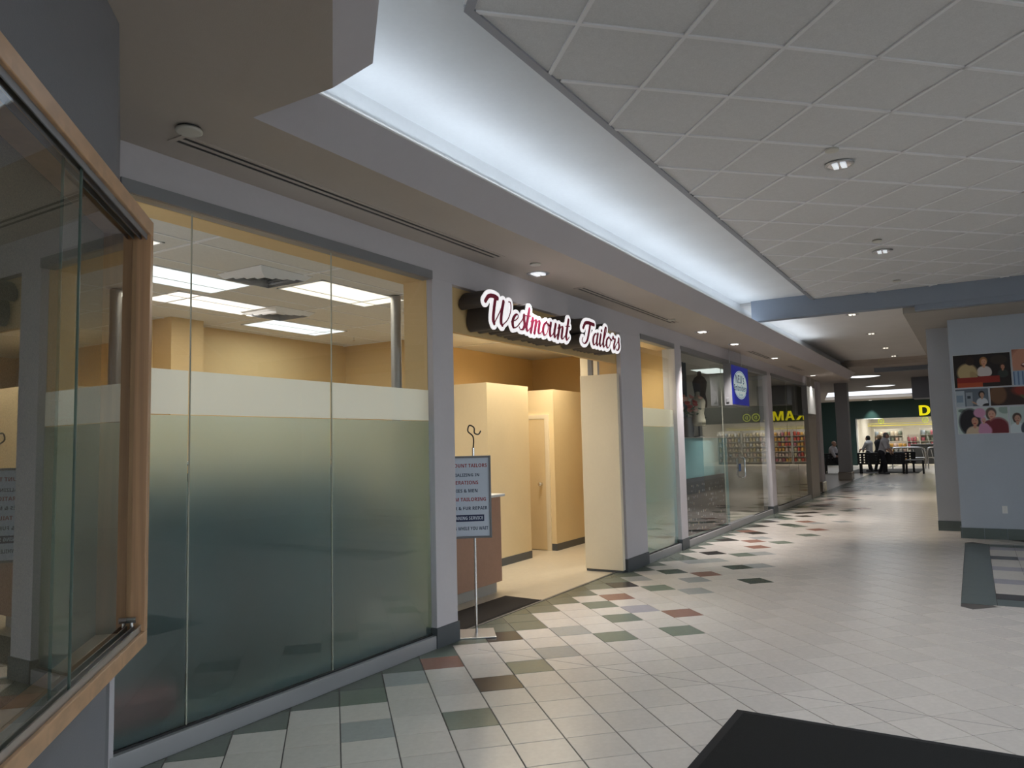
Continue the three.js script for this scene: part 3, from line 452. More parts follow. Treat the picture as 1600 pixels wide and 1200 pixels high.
function fieldShape(segs, grow, res) {                          // strokes [[x0,y0,r0,x1,y1,r1]...] -> shapes
  let a = 1e9, b = 1e9, c = -1e9, d = -1e9; for (const s of segs) { const R = Math.max(s[2], s[5]) + grow; a = Math.min(a, s[0] - R, s[3] - R); c = Math.max(c, s[0] + R, s[3] + R); b = Math.min(b, s[1] - R, s[4] - R); d = Math.max(d, s[1] + R, s[4] + R); }
  a -= 2 * res; b -= 2 * res; const nx = Math.ceil((c - a) / res) + 4, ny = Math.ceil((d - b) / res) + 4, F = new Float32Array(nx * ny).fill(1);
  for (const s of segs) { const R = Math.max(s[2], s[5]) + grow + 2 * res, i0 = Math.max(0, Math.floor((Math.min(s[0], s[3]) - R - a) / res)), i1 = Math.min(nx - 1, Math.ceil((Math.max(s[0], s[3]) + R - a) / res)), j0 = Math.max(0, Math.floor((Math.min(s[1], s[4]) - R - b) / res)), j1 = Math.min(ny - 1, Math.ceil((Math.max(s[1], s[4]) + R - b) / res));
    const ex = s[3] - s[0], ey = s[4] - s[1], L2 = ex * ex + ey * ey || 1e-12;
    for (let j = j0; j <= j1; j++) for (let i = i0; i <= i1; i++) { const px = a + i * res - s[0], py = b + j * res - s[1], t = Math.max(0, Math.min(1, (px * ex + py * ey) / L2)), D = Math.hypot(px - ex * t, py - ey * t) - (s[2] + (s[5] - s[2]) * t) - grow; if (D < F[j * nx + i]) F[j * nx + i] = D; } }
  const loops = contours(F, nx, ny).map(l => l.map(([x, y]) => new THREE.Vector2(a + x * res, b + y * res)));
  const area = l => THREE.ShapeUtils.area(l), abs = loops.map(l => Math.abs(area(l)));
  const inside = (p, l) => { let c2 = false; for (let i = 0, j = l.length - 1; i < l.length; j = i++) if ((l[i].y > p.y) !== (l[j].y > p.y) && p.x < (l[j].x - l[i].x) * (p.y - l[i].y) / (l[j].y - l[i].y) + l[i].x) c2 = !c2; return c2; };
  const shapes = []; loops.forEach((l, k) => { const depth = loops.filter((m, q) => q !== k && abs[q] > abs[k] && inside(l[0], m)).length; if (depth % 2 === 0) { const s = new THREE.Shape(l); s.userDataLoop = l; shapes.push(s); } });
  loops.forEach((l, k) => { const depth = loops.filter((m, q) => q !== k && abs[q] > abs[k] && inside(l[0], m)).length; if (depth % 2 === 1) { const s = shapes.find(q => inside(l[0], q.userDataLoop)); if (s) s.holes.push(new THREE.Path(l)); } });
  return shapes;
}
{
  const G = {
    W: [1.95, [[-0.3, 1.35], [-0.12, 1.72], [0.2, 1.82], [0.55, 1.74]], [[0.4, 1.78], [0.42, 1.0], [0.5, 0.2], [0.6, 0]], [[0.6, 0], [0.9, 0.9], [1.05, 1.6]], [[1.05, 1.62], [1.04, 0.8], [1.12, 0.15], [1.24, 0]], [[1.24, 0], [1.6, 0.5], [1.72, 1.2], [1.6, 1.7], [1.45, 1.72]]],
    e: [0.62, [[-0.05, 0.4], [0.3, 0.6], [0.46, 0.88], [0.33, 1.02], [0.1, 0.75], [0.06, 0.35], [0.2, 0.03], [0.42, 0.1], [0.62, 0.35]]],
    s: [0.52, [[-0.05, 0.3], [0.2, 0.7], [0.3, 1.08], [0.33, 0.8], [0.46, 0.42], [0.36, 0.06], [0.14, 0.02], [0.04, 0.16]], [[0.38, 0.06], [0.54, 0.3]]],
    t: [0.46, [[0.16, 1.62], [0.13, 0.8], [0.13, 0.25], [0.26, 0.02], [0.46, 0.3]], [[-0.08, 1.08], [0.16, 1.1], [0.38, 1.14]]],
    m: [1.12, [[-0.02, 0.75], [0.1, 1.0], [0.12, 0.6], [0.1, 0.0]], [[0.12, 0.45], [0.3, 0.95], [0.42, 0.92], [0.44, 0.5], [0.42, 0]], [[0.44, 0.45], [0.62, 0.95], [0.75, 0.9], [0.76, 0.5], [0.78, 0.12], [0.9, 0.02], [1.1, 0.3]]],
    o: [0.66, [[0.28, 1.0], [0.06, 0.72], [0.06, 0.28], [0.24, 0.0], [0.46, 0.26], [0.48, 0.7], [0.28, 1.0]], [[0.4, 0.9], [0.66, 0.75]]],
    u: [0.8, [[0.04, 1], [0.04, 0.4], [0.16, 0.03], [0.36, 0.2], [0.5, 0.6]], [[0.52, 1], [0.5, 0.3], [0.6, 0.02], [0.8, 0.3]]],
    n: [0.8, [[-0.02, 0.75], [0.1, 1.0], [0.12, 0.6], [0.1, 0.0]], [[0.12, 0.45], [0.3, 0.95], [0.44, 0.92], [0.46, 0.5], [0.48, 0.12], [0.6, 0.02], [0.8, 0.3]]],
    T: [1.0, [[-0.2, 1.2], [-0.05, 1.6], [0.3, 1.72], [0.95, 1.68]], [[0.52, 1.66], [0.48, 0.9], [0.38, 0.2], [0.12, -0.08], [-0.14, 0.1], [-0.1, 0.4]]],
    a: [0.8, [[0.5, 0.8], [0.32, 1], [0.08, 0.7], [0.07, 0.25], [0.22, 0.0], [0.44, 0.3], [0.52, 0.9]], [[0.53, 1], [0.5, 0.25], [0.6, 0.02], [0.8, 0.3]]],
    i: [0.4, [[0.08, 1], [0.06, 0.3], [0.17, 0.02], [0.4, 0.3]], [[0.1, 1.36], [0.11, 1.38]]],
    l: [0.42, [[-0.02, 0.3], [0.22, 1.0], [0.28, 1.7], [0.16, 1.76], [0.1, 1.3], [0.08, 0.3], [0.18, 0.02], [0.42, 0.3]]],
    r: [0.56, [[-0.02, 0.7], [0.1, 1.12], [0.18, 0.95], [0.4, 0.9], [0.34, 0.4], [0.4, 0.05], [0.56, 0.3]]],
  };
  const sx = 0.212, sy = 0.138, FX = -3.62;
  const strokes = (ch, ox, oy, kx = sx) => G[ch].slice(1).flatMap(pts => { const c = new THREE.CatmullRomCurve3(pts.map(([x, y]) => new THREE.Vector3(ox + (x + 0.2 * y) * kx, oy + y * sy, 0)), false, 'centripetal'), P = c.getPoints(22), rad = k => { const d = P[Math.min(k + 1, 22)].clone().sub(P[Math.max(k - 1, 0)]).normalize(); return 0.0055 + 0.0155 * Math.max(0, -d.y) ** 1.2 + ((ch === 'W' || ch === 'T') && pts === G[ch][1] ? 0.014 : 0) + (ch === 'i' && pts.length === 2 ? 0.012 : 0); }; return P.slice(0, -1).map((p, k) => [p.x, p.y, rad(k), P[k + 1].x, P[k + 1].y, rad(k + 1)]); });
  const t = thing('script_sign', 'lit white script sign with red lettering above the tailor shop doorway', 'shop sign', [0, 0, 0]);
  t.position.set(FX, 2.735, -5.42); t.rotation.y = Math.PI / 2;      // local x runs along the shopfront into the distance
  const word = (txt, ox, oy, fit) => {
    let adv = 0; for (const ch of txt) adv += G[ch][0]; const kx = fit / adv;
    let x = ox; const all = [];
    for (const ch of txt) { const s = strokes(ch, x, oy, kx); all.push(...s); part(t, 'letter', new THREE.ExtrudeGeometry(fieldShape(s, 0, 0.0045), { depth: 0.004, bevelEnabled: false, curveSegments: 1 }).translate(0, 0, 0.0005), M.red); x += G[ch][0] * kx; }
    const sh = fieldShape(all, 0.036, 0.009).map(s => { s.holes = []; return s; });
    part(t, 'letter_box', new THREE.ExtrudeGeometry(sh, { depth: 0.24, bevelEnabled: false, curveSegments: 1 }).translate(0, 0, -0.252), M.signSide, 'dark brown sign casing');
    part(t, 'sign_face', new THREE.ExtrudeGeometry(sh, { depth: 0.012, bevelEnabled: false, curveSegments: 1 }).translate(0, 0, -0.0118), glow(C(1, 0.97, 0.99), 0.8), 'glowing white sign face');
  };
  word('Westmount', 0.07, 0.0, 1.6); word('Tailors', 2.02, 0.02, 0.99);
  const l = new THREE.RectAreaLight(C(1, 0.97, 0.99), 0.5, 2.9, 0.2); l.position.set(FX + 0.03, 2.84, -6.9); l.lookAt(FX + 5, 2.84, -6.9); scene.add(l);
}
// ================================================================== LIGHTBOX SIGNS ON THE GLASS
{
  const tex = canvasTex(512, 320, (x, w, h) => { x.fillStyle = '#1c2a9e'; x.fillRect(0, 0, w, h); x.fillStyle = '#dff4f4'; x.beginPath(); x.ellipse(w * 0.5, h * 0.48, w * 0.40, h * 0.37, 0, 0, 7); x.fill(); x.strokeStyle = '#27418f'; x.lineWidth = 4; x.beginPath(); x.ellipse(w * 0.5, h * 0.48, w * 0.375, h * 0.34, 0, 0, 7); x.stroke(); x.fillStyle = '#0b1a58'; x.textAlign = 'center'; x.font = 'bold 96px sans-serif'; x.fillText("NEU's", w * 0.48, h * 0.44); x.font = 'bold 70px sans-serif'; x.fillText('Embroidery', w * 0.5, h * 0.64); x.font = '34px sans-serif'; x.fillText('& more', w * 0.52, h * 0.77); });
  const face = std(0xffffff, 0.4, { map: tex, emissive: 0xffffff, emissiveMap: tex, emissiveIntensity: 0.32 });
  const plain = glow(C(0.85, 0.9, 0.8), 0.12);
  const sign = (z0, z1, label, m) => { const t = thing('lightbox_sign', label, 'shop sign', [-3.82, 2.26, z0]); const L = z0 - z1; part(t, 'casing', rbx(0.012, 0.152, 0, 0.77, -L, 0, 0.008), M.casing); part(t, 'sign_face', new THREE.PlaneGeometry(L - 0.05, 0.72).rotateY(Math.PI / 2).translate(0.1535, 0.385, -L / 2), m); part(t, 'power_box', rbx(0.05, 0.1, 0.06, 0.14, 0, 0.012, 0.004), M.channel); part(t, 'hanger', [rod([0.08, 0.77, -0.2], [0.08, 1.06, -0.2], 0.008), rod([0.08, 0.77, -L + 0.2], [0.08, 1.06, -L + 0.2], 0.008)], M.alu); };
  M.casing = std(C(0.22, 0.22, 0.235), 0.5);
  sign(-13.6, -14.83, 'blue lightbox sign with white oval on the embroidery shop glass', face);
  sign(-20.9, -22.1, 'pale lightbox seen edge-on at the far end of the shopfronts', plain);
}

// ================================================================== TAILOR SHOP CONTENTS
{
  // fitting-room partitions
  const p1 = structure('partition', 'cream fitting-room block left of the inner door', 'partition'); part(p1, 'panel', bx(-6.7, -5.55, 0, 2.49, -9.5, -8.4), M.cream); part(p1, 'skirting', bx(-6.7, -5.542, 0, 0.105, -9.5, -8.392), M.base);
  const p2 = structure('partition', 'cream fitting-room block right of the inner door', 'partition'); part(p2, 'panel', bx(-6.75, -5.55, 0, 2.49, -11.99, -10.27), M.cream); part(p2, 'skirting', bx(-5.552, -5.542, 0, 0.105, -11.99, -10.262), M.base); part(p2, 'skirting', bx(-5.63, -5.55, 0, 0.105, -10.27, -10.262), M.base);
  const d = structure('door_2', 'cream fitting-room door with round knob', 'door'); part(d, 'leaf', rbx(-6.5, -5.7, 0.01, 2.03, -10.262, -10.245, 0.003), M.cream); part(d, 'door_frame', [bx(-5.7, -5.63, 0, 2.035, -10.27, -10.24), bx(-6.57, -5.63, 2.035, 2.1, -10.27, -10.24)], M.creamPale); part(d, 'knob', [new THREE.SphereGeometry(0.032, 16, 12).translate(-5.78, 1.02, -10.19), new THREE.CylinderGeometry(0.016, 0.03, 0.05, 12).rotateX(Math.PI / 2).translate(-5.78, 1.02, -10.225)], M.chrome);
  struct('wall_window_back', [bx(-4.75, -4.42, 0, SHOPC, -11.12, -9.64)], M.creamPale, 'cream wall close behind the narrow frosted window', 'wall');
  const pn = structure('door_3', 'tall cream pivot panel standing at the right side of the doorway', 'door panel'); part(pn, 'leaf', rbx(-4.36, -3.835, 0.03, 2.52, -8.9, -8.83, 0.004), M.creamPale); part(pn, 'bottom_seal', bx(-4.35, -3.85, 0, 0.03, -8.9, -8.84), M.base); part(pn, 'guide_rail', [bx(-4.3, -4.24, 2.52, 3.05, -9.0, -8.95), bx(-4.16, -4.12, 2.52, 3.05, -9.0, -8.95), bx(-4.02, -3.99, 2.52, 3.05, -9.0, -8.95)], M.frameGrey);
  struct('pillar', [bx(-8.1, -7.75, 0, SHOPC, -5.62, -5.2)], M.beige, 'square beige pillar inside the tailor shop', 'pillar');
  // counter
  const c = thing('service_counter', 'brown laminate counter with white top inside the tailor doorway', 'counter', [-4.6, 0, -6.3]); part(c, 'front_panel', rbx(-0.55, 0, 0.12, 1.06, -0.9, 0.28, 0.004), M.laminate); part(c, 'toe_kick', bx(-0.5, -0.05, 0, 0.12, -0.86, 0.25), M.greige); part(c, 'worktop', rbx(-0.6, 0.03, 1.06, 1.09, -0.95, 0.32, 0.006), M.white);
  const m = thing('door_mat', 'dark brown ribbed mat just inside the tailor doorway', 'mat', [-3.97, 0, -5.3]); part(m, 'mat_pile', slab([[-0.5, 0.02], [-0.02, 0.02], [-0.02, -1.66], [-0.46, -1.69]], 0.001, 0.009), M.matBrown); part(m, 'mat_edge', [bx(-0.022, 0.0, 0.0, 0.006, -1.68, 0.02)], M.matEdge);
  // pipes by the window
  const pp = (x, z, y0, y1, label) => { const t = thing('vent_pipe', label, 'pipe', [x, y0, z]); part(t, 'pipe', new THREE.LatheGeometry([[0.045, 0], [0.047, (y1 - y0) * 0.35], [0.052, (y1 - y0) * 0.36], [0.05, (y1 - y0) * 0.7], [0.055, (y1 - y0) * 0.71], [0.052, y1 - y0]].map(p => new THREE.Vector2(...p)), 20), M.pipe); part(t, 'clamp', [cyl(0.06, 0.06, 0.012, 0, (y1 - y0) * 0.35, 0), cyl(0.062, 0.062, 0.012, 0, (y1 - y0) * 0.7, 0)], M.frameGrey); };
  pp(-4.97, -5.86, 0, 3.19, 'grey vent pipe behind the right pane of the frosted window');
  // clothes racks and stock behind the frosted glass
  const rack = (z, label, cols) => { const t = thing('garment_rack', label, 'clothes rack', [-4.75, 0, z]); part(t, 'frame', [rod([0, 0.04, -0.5], [0, 1.56, -0.5], 0.016), rod([0, 0.04, 0.5], [0, 1.56, 0.5], 0.016), rod([0, 1.56, -0.5], [0, 1.56, 0.5], 0.016), rod([-0.22, 0.04, -0.5], [0.22, 0.04, -0.5], 0.016), rod([-0.22, 0.04, 0.5], [0.22, 0.04, 0.5], 0.016)], M.chrome); };
  rack(-3.2, 'dark clothes rack behind the middle frosted pane'); rack(-4.35, 'clothes rack behind the right frosted pane');
  const cols = [C(0.03, 0.042, 0.042), C(0.035, 0.055, 0.052), C(0.025, 0.03, 0.03), C(0.06, 0.08, 0.08), C(0.16, 0.22, 0.21), C(0.025, 0.035, 0.038)].map(k => std(k, 0.95));
  const gsh = new THREE.ExtrudeGeometry(new THREE.Shape([[0, 0], [0.27, 0.02], [0.25, 0.7], [0.28, 0.86], [0.08, 0.98], [-0.08, 0.98], [-0.28, 0.86], [-0.25, 0.7], [-0.27, 0.02]].map(p => new THREE.Vector2(...p))), { depth: 0.05, bevelEnabled: true, bevelSize: 0.012, bevelThickness: 0.012, bevelSegments: 2 });
  const gnames = ['leftmost', 'second from the left', 'third from the left', 'fourth from the left', 'fifth from the left', 'sixth from the left', 'seventh from the left', 'rightmost'];
  const garments = [[-2.78, 0], [-2.88, 1], [-2.98, 2], [-3.08, 5], [-3.22, 4], [-3.36, 0], [-3.46, 2], [-3.56, 5], [-3.66, 1], [-3.94, 3], [-4.04, 0], [-4.14, 1], [-4.26, 4], [-4.38, 5], [-4.5, 3], [-4.62, 2], [-4.74, 1]];
  garments.forEach(([z, k], n) => { const t = thing('hanging_garment', `dark garment on the rack behind the frosted glass, number ${['one', 'two', 'three', 'four', 'five', 'six', 'seven', 'eight', 'nine', 'ten', 'eleven', 'twelve', 'thirteen', 'fourteen', 'fifteen', 'sixteen', 'seventeen'][n]} from the display case`, 'garment', [-4.75, 0.18, z], 0, 'garments behind the frosted glass'); part(t, 'cloth', gsh, cols[k]).scale.set(1, 1.32, 1); part(t, 'hook', tube([[0, 1.29, 0.02], [0, 1.33, 0.02], [0.02, 1.37, 0.02], [0, 1.398, 0.02]], 0.003, 12, 6), M.chrome); });
  const sb = thing('storage_bench', 'low dark cabinet behind the left frosted pane', 'cabinet', [-4.6, 0, -2.2]); part(sb, 'body', rbx(-0.35, 0.3, 0.05, 0.72, -0.42, 0.45, 0.01), std(C(0.03, 0.035, 0.035), 0.8)); part(sb, 'plinth', bx(-0.32, 0.27, 0, 0.05, -0.4, 0.42), M.black);
  const lc = thing('added_dark_cabinet', 'long added cabinet behind the clothes racks, darkening the lower frosted film', 'cabinet', [-5.35, 0, -3.9]); part(lc, 'body', rbx(-0.25, 0.25, 0.06, 1.05, -1.1, 1.6, 0.01), std(C(0.045, 0.055, 0.055), 0.7)); part(lc, 'plinth', bx(-0.22, 0.22, 0, 0.06, -1.08, 1.58), M.black); for (let k = 0; k < 4; k++) part(lc, 'drawer', rbx(0.25, 0.265, 0.12, 0.98, -1.06 + k * 0.66, -0.44 + k * 0.66, 0.006), std(C(0.055, 0.065, 0.065), 0.6));  // added to darken what shows through the film near the floor
  const sc = thing('added_dark_cabinet', 'added cabinet beyond the vent pipe, darkening the right frosted pane', 'cabinet', [-5.6, 0, -6.05]); part(sc, 'body', rbx(-0.3, 0.3, 0.06, 1.25, -0.9, 0.9, 0.01), std(C(0.045, 0.055, 0.055), 0.7)); part(sc, 'plinth', bx(-0.27, 0.27, 0, 0.06, -0.88, 0.88), M.black); for (let k = 0; k < 2; k++) part(sc, 'cabinet_door', rbx(0.3, 0.315, 0.12, 1.19, -0.87 + k * 0.88, -0.02 + k * 0.88, 0.006), std(C(0.055, 0.065, 0.065), 0.6));  // unseen filler, added so the right frosted pane reads darker
  const rg = thing('shop_rug', 'dark rug under the clothes racks behind the frosted glass', 'rug', [-4.6, 0, -3.6]); part(rg, 'pile', bx(-0.48, 0.45, 0.001, 0.012, -1.33, 1.3), std(C(0.04, 0.05, 0.045), 1));
  solo('red_bag', rbx(-4.12, -3.92, 0.16, 0.32, -2.72, -2.3, 0.05, 3), std(C(0.16, 0.02, 0.02), 0.8), 'blurred dark red bag low behind the left frosted pane', 'bag');
  solo('low_ledge', bx(-4.14, -3.9, 0, 0.158, -4.96, -2.28), std(C(0.06, 0.08, 0.075), 0.8), 'dark ledge along the foot of the frosted window', 'ledge');
}
// pedestal sign in the doorway
{
  const W = 0.50, H = 0.72;
  const tex = canvasTex(512, 740, (x, w, h) => { x.fillStyle = '#c9d2e0'; x.fillRect(0, 0, w, h); x.textAlign = 'center'; const L = [['WESTMOUNT TAILORS', '#8e2430', 92, 46], ['SPECIALIZING IN', '#20304e', 178, 40], ['ALTERATIONS', '#8e2430', 252, 46], ['LADIES & MEN', '#20304e', 328, 42], ['CUSTOM TAILORING', '#8e2430', 410, 46], ['LEATHER & FUR REPAIR', '#20304e', 492, 42]]; for (const [s, c, y, f] of L) { x.fillStyle = c; x.font = `bold ${f}px sans-serif`; x.fillText(s, w / 2, y, w - 40); } x.fillStyle = '#18264e'; x.fillRect(36, 538, w - 92, 62); x.fillStyle = '#d7dfec'; x.font = 'bold 42px sans-serif'; x.fillText('DRY CLEANING SERVICE', w / 2 - 10, 583, w - 110); x.fillStyle = '#20304e'; x.font = 'bold 42px sans-serif'; x.fillText('HEMMING WHILE YOU WAIT', w / 2, 680, w - 40); });
  const t = thing('pedestal_sign', 'framed pedestal notice board standing in the tailor doorway', 'sign', [-3.79, 0, -5.50], 0.66);
  part(t, 'base_plate', rbx(-0.16, 0.16, 0, 0.012, -0.16, 0.16, 0.004), M.alu); part(t, 'pole', rod([0, 0.012, -0.01], [0, 1.62, -0.01], 0.011, 14), M.chrome);
  part(t, 'board', bx(-W / 2 - 0.10, W / 2 - 0.10, 0.83, 0.83 + H, 0.004, 0.02), M.frameGrey); part(t, 'notice', new THREE.PlaneGeometry(W - 0.03, H - 0.03).translate(-0.10, 0.83 + H / 2, 0.0215), std(0xffffff, 0.5, { map: tex }));
  part(t, 'frame', [rbx(-W / 2 - 0.10, W / 2 - 0.10, 0.83, 0.848, 0, 0.03, 0.003), rbx(-W / 2 - 0.10, W / 2 - 0.10, 0.812 + H, 0.83 + H, 0, 0.03, 0.003), rbx(-W / 2 - 0.10, -W / 2 - 0.082, 0.83, 0.83 + H, 0, 0.03, 0.003), rbx(W / 2 - 0.118, W / 2 - 0.10, 0.83, 0.83 + H, 0, 0.03, 0.003)], M.frameGrey);
  part(t, 'hook', tube([[0, 1.6, -0.01], [0, 1.72, -0.01], [-0.045, 1.77, -0.01], [-0.03, 1.82, -0.01], [0.01, 1.8, -0.01], [0.015, 1.75, -0.01], [0.05, 1.74, -0.01], [0.07, 1.77, -0.01]], 0.006, 48, 8), M.black);
}
// black entrance mat
{
  const t = thing('entrance_mat', 'large black carpet mat at the lower right', 'mat', [-1.32, 0, -4.68]);
  part(t, 'mat_pile', bx(0.05, 3.2, 0.001, 0.012, 0.05, 3.1), M.matBlack);
  part(t, 'mat_edge', [slab([[0, 0], [3.25, 0], [3.25, 0.055], [0.055, 0.055], [0.055, 3.1], [0, 3.1]], 0.0, 0.007)], M.matEdge);
}

// ================================================================== EMBROIDERY SHOP CONTENTS
{
  const t = thing('display_partition', 'teal painted display partition inside the embroidery shop', 'partition', [-4.15, 0, -13.5]); part(t, 'panel', rbx(-0.12, 0, 0, 1.68, -1.35, 1.25, 0.004), M.teal); part(t, 'cap', rbx(-0.14, 0.02, 1.68, 1.7, -1.37, 1.27, 0.004), M.alu);
  const poster = canvasTex(512, 420, (x, w, h) => { x.fillStyle = '#20242a'; x.fillRect(0, 0, w, h); x.fillStyle = '#343b44'; x.fillRect(0, 0, w, 26); let s = 7; const q = () => (s = (s * 16807) % 2147483647) / 2147483647; for (let r = 0; r < 9; r++) for (let k = 0; k < 30; k++) { x.fillStyle = ['#6c7480', '#8b8f92', '#4a525c', '#9b8f7c'][Math.floor(q() * 4)]; if (q() < 0.6) x.fillRect(10 + k * 16.6, 44 + r * 42 + q() * 12, 4 + q() * 9, 8 + q() * 16); } });
  const pb = thing('window_poster', 'dark poster boards with small pale print low in the embroidery window', 'poster', [-4.13, 0, -12.35]); part(pb, 'board', bx(0, 0.02, 0.06, 1.0, -2.1, 0.98), M.black); part(pb, 'print', new THREE.PlaneGeometry(3.02, 0.92).rotateY(Math.PI / 2).translate(0.0215, 0.53, -0.55), std(0xffffff, 0.6, { map: poster }));
  const bn = thing('fabric_banner', 'dark blue pleated banner hanging in the embroidery window', 'banner', [-4.7, 1.9, -13.6]); const wv = []; for (let k = 0; k <= 24; k++) wv.push(new THREE.Vector2(-0.5 + k / 24, 0.025 * Math.sin(k * 1.5))); for (let k = 24; k >= 0; k--) wv.push(new THREE.Vector2(-0.5 + k / 24, 0.025 * Math.sin(k * 1.5) - 0.008)); part(bn, 'cloth', new THREE.ExtrudeGeometry(new THREE.Shape(wv), { depth: 1.25, bevelEnabled: false }).rotateX(-Math.PI / 2).rotateY(Math.PI / 2), M.navy); part(bn, 'rod', rod([0, 1.26, -0.55], [0, 1.26, 0.55], 0.012), M.alu);
  // dress forms
  const form = (x, z, y, label, m, h = 0.62) => { const f = thing('dress_form', label, 'mannequin', [x, y, z]); part(f, 'torso', new THREE.LatheGeometry([[0.0, 0], [0.15, 0.0], [0.16, 0.1], [0.125, 0.26], [0.16, 0.42], [0.17, 0.5], [0.12, 0.58], [0.05, 0.62], [0.045, 0.7], [0, 0.71]].map(p => new THREE.Vector2(p[0], p[1] * h / 0.62)), 24).scale(0.75, 1, 1.1), m); part(f, 'stand', [cyl(0.015, 0.015, y > 1 ? 0.2 : 0.3, 0, -0.2, 0, 10), cyl(0.1, 0.09, 0.02, 0, -0.2, 0, 20)], M.black); return f; };
  form(-4.3, -13.75, 2.25, 'black dress form high in the embroidery window', M.dark, 0.6); form(-4.22, -13.35, 1.9, 'dress form with a beige garment on the teal partition', std(C(0.42, 0.38, 0.30), 0.9), 0.55); form(-4.45, -12.9, 1.9, 'dark dress form at the left edge of the embroidery window', M.navy, 0.55);
  const fl = thing('flower_arrangement', 'pink and red flower arrangement at the left of the embroidery window', 'flowers', [-4.12, 1.9, -12.45]); part(fl, 'vase', new THREE.LatheGeometry([[0, -0.2], [0.08, -0.2], [0.1, -0.05], [0.06, 0.1], [0.075, 0.14]].map(p => new THREE.Vector2(...p)), 20), M.frameGrey);
  const petals = [std(C(0.55, 0.22, 0.18), 0.8), std(C(0.65, 0.42, 0.36), 0.8), std(C(0.5, 0.06, 0.05), 0.8)], leafM = std(C(0.03, 0.08, 0.03), 0.8);
  const bloom = new THREE.LatheGeometry([[0, 0], [0.02, 0.005], [0.045, 0.03], [0.05, 0.05], [0.03, 0.035], [0, 0.02]].map(p => new THREE.Vector2(...p)), 10), leafG = new THREE.SphereGeometry(0.06, 8, 6).scale(1, 0.15, 0.4);
  for (let k = 0; k < 16; k++) { const a = k * 2.4, r = 0.05 + 0.011 * k; const b = part(fl, 'bloom', bloom, petals[k % 3]); b.position.set(r * Math.cos(a), 0.34 + 0.12 * Math.cos(k), r * Math.sin(a)); b.rotation.set(0.6 * Math.sin(a), 0, -0.6 * Math.cos(a)); const lf = part(fl, 'leaf', leafG, leafM); lf.position.set(r * Math.cos(a + 1), 0.24 + 0.05 * Math.sin(k * 3), r * Math.sin(a + 1)); lf.rotation.set(0.3, a, 0.5); }
  // shelving deeper in the shop
  const sh = thing('wall_shelving', 'grey slatted wall shelving deep in the embroidery shop', 'shelving', [-6.2, 0, -15.5]); for (let k = 0; k < 9; k++) part(sh, 'upright', bx(-0.03, 0.0, 0, 2.5, -1.4 + k * 0.33, -1.36 + k * 0.33), k % 2 ? M.frameGrey : M.shelf); for (let k = 0; k < 5; k++) part(sh, 'shelf_board', bx(-0.35, 0.0, 0.4 + k * 0.5, 0.43 + k * 0.5, -1.4, 1.35), M.shelf); part(sh, 'back_panel', bx(-0.4, -0.36, 0, 2.6, -1.45, 1.4), M.frameGrey);
  const desk = thing('work_table', 'dark work table inside the embroidery shop', 'table', [-5.0, 0, -15.6]); part(desk, 'table_top', rbx(-0.4, 0.4, 0.92, 0.96, -0.7, 0.7, 0.006), M.frameGrey); for (const [a, b] of [[-0.36, -0.66], [0.36, -0.66], [-0.36, 0.66], [0.36, 0.66]]) part(desk, 'leg', rbx(a - 0.025, a + 0.025, 0, 0.92, b - 0.025, b + 0.025, 0.004), M.frameGrey);
}

